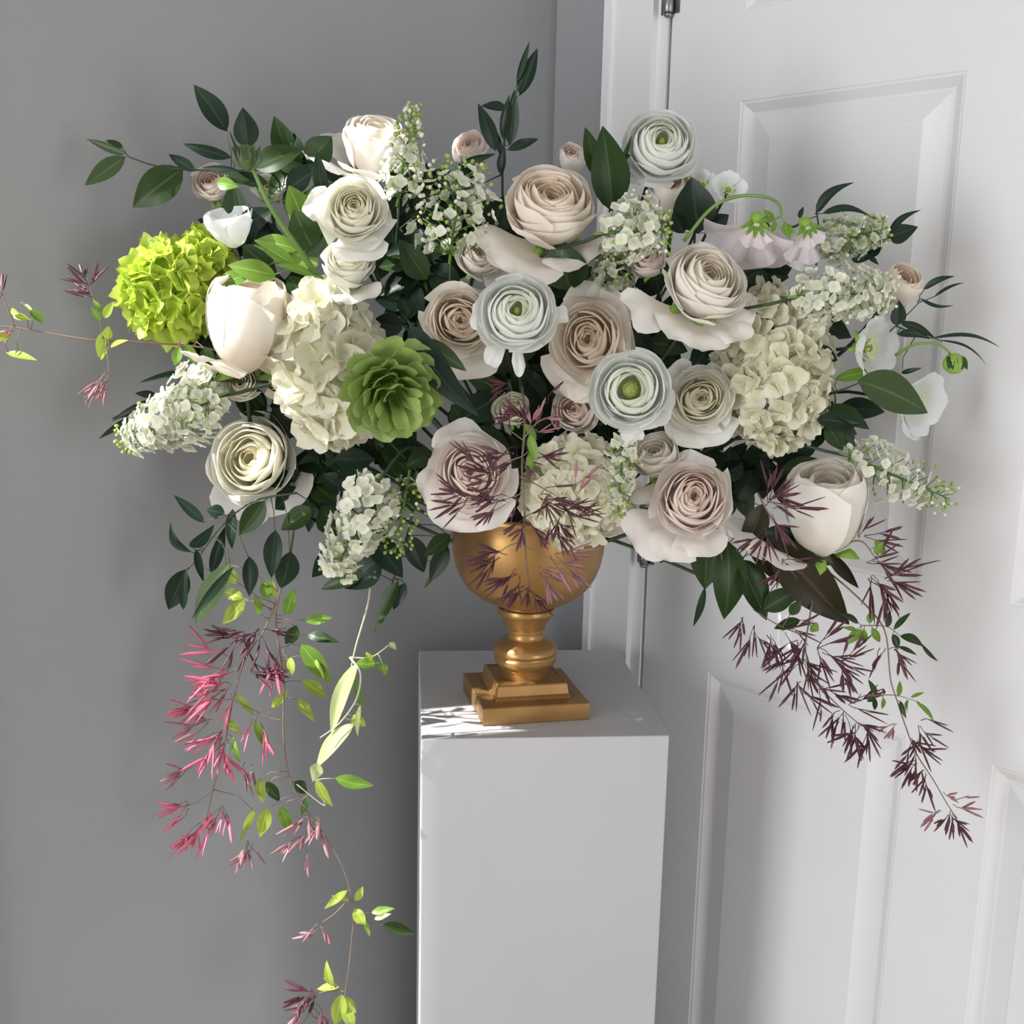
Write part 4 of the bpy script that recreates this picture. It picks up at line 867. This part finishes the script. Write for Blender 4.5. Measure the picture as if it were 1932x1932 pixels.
b = Branch('jasmine_spray', 'shade-darkened pink jasmine spray spilling over the front of the gold urn', 'jasmine', P(985, 730, 1.1), 33)
Yc = 1.035
b.stem([P(985, 730, 1.12), P(990, 800, 1.06), P(985, 880, 1.04), P(990, 970, 1.04), P(992, 1050, 1.10), P(1000, 1110, 1.15)], .0013, 'stembrown')
for pts in [[(988, 860), (940, 880), (890, 930)], [(986, 900), (1040, 930), (1090, 960)], [(988, 930), (930, 950), (880, 960)], [(990, 1020), (960, 1030), (930, 1050)], [(990, 1030), (1030, 1050), (1060, 1060)], [(986, 830), (960, 810), (950, 800)], [(986, 830), (1010, 800), (1030, 790)]]:
    b.stem([P(x, y, Yc if y < 990 else 1.10) for x, y in pts], .0007, 'stembrown', 'side_stem')
for x, y, ang, sp, n, L, mt, Yq in [(985, 790, 150, 140, 12, 38, 'budshade', Yc), (1010, 800, 40, 120, 10, 36, 'budmauve', Yc), (975, 850, 200, 80, 10, 44, 'budshade', Yc), (1000, 860, -30, 80, 8, 42, 'budshade', Yc), (930, 905, 175, 110, 12, 52, 'budshade', Yc), (880, 935, 190, 110, 10, 52, 'budshade', Yc),
                                    (960, 945, 215, 100, 12, 46, 'budshade', Yc), (1020, 940, -40, 110, 12, 46, 'budshade', Yc), (1070, 960, -10, 110, 12, 50, 'budshade', Yc), (1085, 920, 50, 70, 5, 36, 'budmauve', Yc), (1050, 985, -70, 100, 12, 44, 'budshade', Yc), (990, 975, 270, 160, 12, 44, 'budshade', Yc),
                                    (950, 1045, 205, 110, 12, 48, 'budshade', 1.12), (1040, 1045, -20, 100, 12, 48, 'budmauve', 1.12), (975, 1080, 225, 90, 10, 46, 'budshade', 1.14), (1020, 1075, -50, 100, 10, 44, 'budmauve', 1.14), (998, 1110, 270, 150, 12, 40, 'budshade', 1.16), (960, 735, 200, 200, 9, 34, 'budshade', 1.09), (1040, 760, -40, 200, 9, 34, 'budshade', 1.09)]:
    b.cluster(x, y, Yq, ang, sp, n, L, mt, 2.9, jit=18)
for a, c, w in [((1000, 820), (1012, 870), 18), ((1002, 850), (995, 900), 14), ((990, 800), (1012, 830), 16)]: b.pleaf(a, c, w, Yc, 'fresh')

b = Branch('jasmine_spray', 'shade-darkened pink jasmine spray beside the closed cream rose on the right', 'jasmine', P(1440, 930, 1.08), 34)
b.stem([P(1430, 930, 1.1), P(1445, 960, 1.07), P(1470, 1000, 1.07), P(1490, 1060, 1.08)], .001, 'stembrown')
for x, y, ang, sp, n, L, mt in [(1448, 948, 20, 120, 12, 52, 'budshade'), (1455, 965, -40, 70, 8, 56, 'budshade'), (1440, 990, 250, 90, 7, 50, 'budshade'), (1480, 1060, 270, 120, 8, 40, 'budshade')]: b.cluster(x, y, 1.045, ang, sp, n, L, mt, 3.2)

b = Branch('jasmine_vine', 'long shade-darkened pink jasmine vine trailing down in front of the door on the right', 'jasmine', P(1540, 1060, 1.1), 35)
Yr = 1.08
b.stem([P(1540, 1060, 1.12), P(1600, 1110, 1.09), P(1650, 1160, Yr), P(1672, 1200, Yr), P(1680, 1280, Yr), P(1692, 1320, Yr), P(1705, 1360, Yr), P(1728, 1420, Yr), P(1760, 1470, Yr), P(1786, 1515, Yr), P(1806, 1545, Yr)], .0010, 'stembrown')
b.stem([P(1540, 1060, 1.12), P(1530, 1150, 1.09), P(1520, 1230, Yr), P(1545, 1290, Yr), P(1580, 1330, Yr), P(1625, 1370, Yr)], .0010, 'stembrown', 'side_stem')
b.stem([P(1560, 1040, 1.12), P(1620, 1020, 1.09), P(1650, 1050, Yr), P(1680, 1085, Yr)], .0009, 'stembrown', 'side_stem')
b.stem([P(1520, 1200, Yr), P(1470, 1180, Yr), P(1420, 1150, Yr)], .0008, 'stembrown', 'side_stem')
b.stem([P(1625, 1180, Yr), P(1672, 1182, Yr), P(1700, 1200, Yr), P(1730, 1212, Yr)], .0006, 'stembrown', 'side_stem'); b.stem([P(1645, 1312, Yr), P(1690, 1312, Yr), P(1735, 1325, Yr)], .0006, 'stembrown', 'side_stem')
for a, c, w in [((1620, 1175), (1585, 1158), 16), ((1616, 1188), (1590, 1184), 9), ((1625, 1188), (1597, 1216), 18), ((1630, 1186), (1632, 1214), 13), ((1645, 1184), (1660, 1212), 14), ((1640, 1176), (1648, 1152), 14), ((1674, 1184), (1678, 1152), 12), ((1686, 1188), (1718, 1156), 11), ((1684, 1196), (1694, 1226), 16), ((1698, 1200), (1742, 1220), 20), ((1738, 1214), (1770, 1248), 8), ((1694, 1220), (1730, 1236), 10),
                ((1655, 1312), (1638, 1282), 11), ((1650, 1314), (1636, 1324), 12), ((1652, 1318), (1650, 1340), 10), ((1666, 1316), (1664, 1338), 10), ((1694, 1314), (1698, 1284), 11), ((1698, 1322), (1710, 1356), 10), ((1714, 1320), (1714, 1346), 10), ((1718, 1316), (1744, 1306), 7), ((1728, 1324), (1762, 1362), 11), ((1668, 1310), (1667, 1300), 6),
                ((1650, 1045), (1668, 1022), 14), ((1655, 1030), (1672, 1046), 12), ((1510, 1170), (1460, 1186), 24), ((1530, 1180), (1545, 1190), 20), ((1490, 1160), (1512, 1132), 20)]:
    b.pleaf(a, c, w, Yr, 'deep' if b.rnd.random() < .6 else 'fresh')
for x, y, ang, sp, n, L, mt in [(1625, 1010, 20, 120, 8, 46, 'budshade'), (1640, 1060, -10, 100, 8, 56, 'budshade'), (1670, 1095, 0, 100, 9, 54, 'budshade'), (1640, 1090, -70, 80, 10, 56, 'budshade'), (1670, 1110, -70, 60, 6, 50, 'budshade'),
                                 (1400, 1170, 250, 70, 5, 44, 'budshade'), (1425, 1180, 275, 80, 7, 52, 'budshade'), (1450, 1200, 280, 60, 6, 52, 'budshade'), (1480, 1190, -20, 90, 7, 48, 'budshade'), (1510, 1210, 250, 120, 12, 52, 'budshade'), (1545, 1225, -10, 130, 12, 50, 'budshade'), (1520, 1250, 270, 140, 12, 48, 'budshade'), (1475, 1240, 235, 60, 5, 46, 'budshade'), (1585, 1250, 0, 140, 10, 46, 'budshade'), (1590, 1255, -70, 70, 6, 44, 'budshade'),
                                 (1510, 1290, 270, 110, 9, 52, 'budshade'), (1545, 1300, -60, 90, 7, 44, 'budshade'), (1590, 1345, 265, 90, 9, 48, 'budshade'), (1615, 1365, 270, 130, 12, 48, 'budshade'), (1600, 1325, 0, 70, 5, 50, 'budshade'), (1640, 1370, 265, 80, 7, 46, 'budshade'),
                                 (1665, 1225, 245, 60, 3, 34, 'budshade'), (1690, 1230, -55, 60, 6, 42, 'budshade'), (1693, 1365, 225, 60, 4, 30, 'budmauve'), (1735, 1365, -40, 80, 6, 38, 'budshade'), (1728, 1400, -35, 60, 5, 42, 'budshade'), (1726, 1395, 262, 60, 8, 38, 'budshade'), (1730, 1440, 240, 120, 9, 36, 'budshade'), (1742, 1460, 255, 90, 7, 42, 'budshade'), (1778, 1490, 0, 80, 3, 20, 'budmauve'),
                                 (1795, 1512, 5, 50, 4, 36, 'budmauve'), (1775, 1528, 220, 80, 5, 34, 'budmauve'), (1800, 1540, -60, 100, 7, 38, 'budshade'), (1790, 1535, 240, 60, 4, 34, 'budshade')]:
    b.cluster(x, y, Yr, ang, sp, n, L, mt, 3.0, jit=12)

for b in BRANCHES: b.finish()
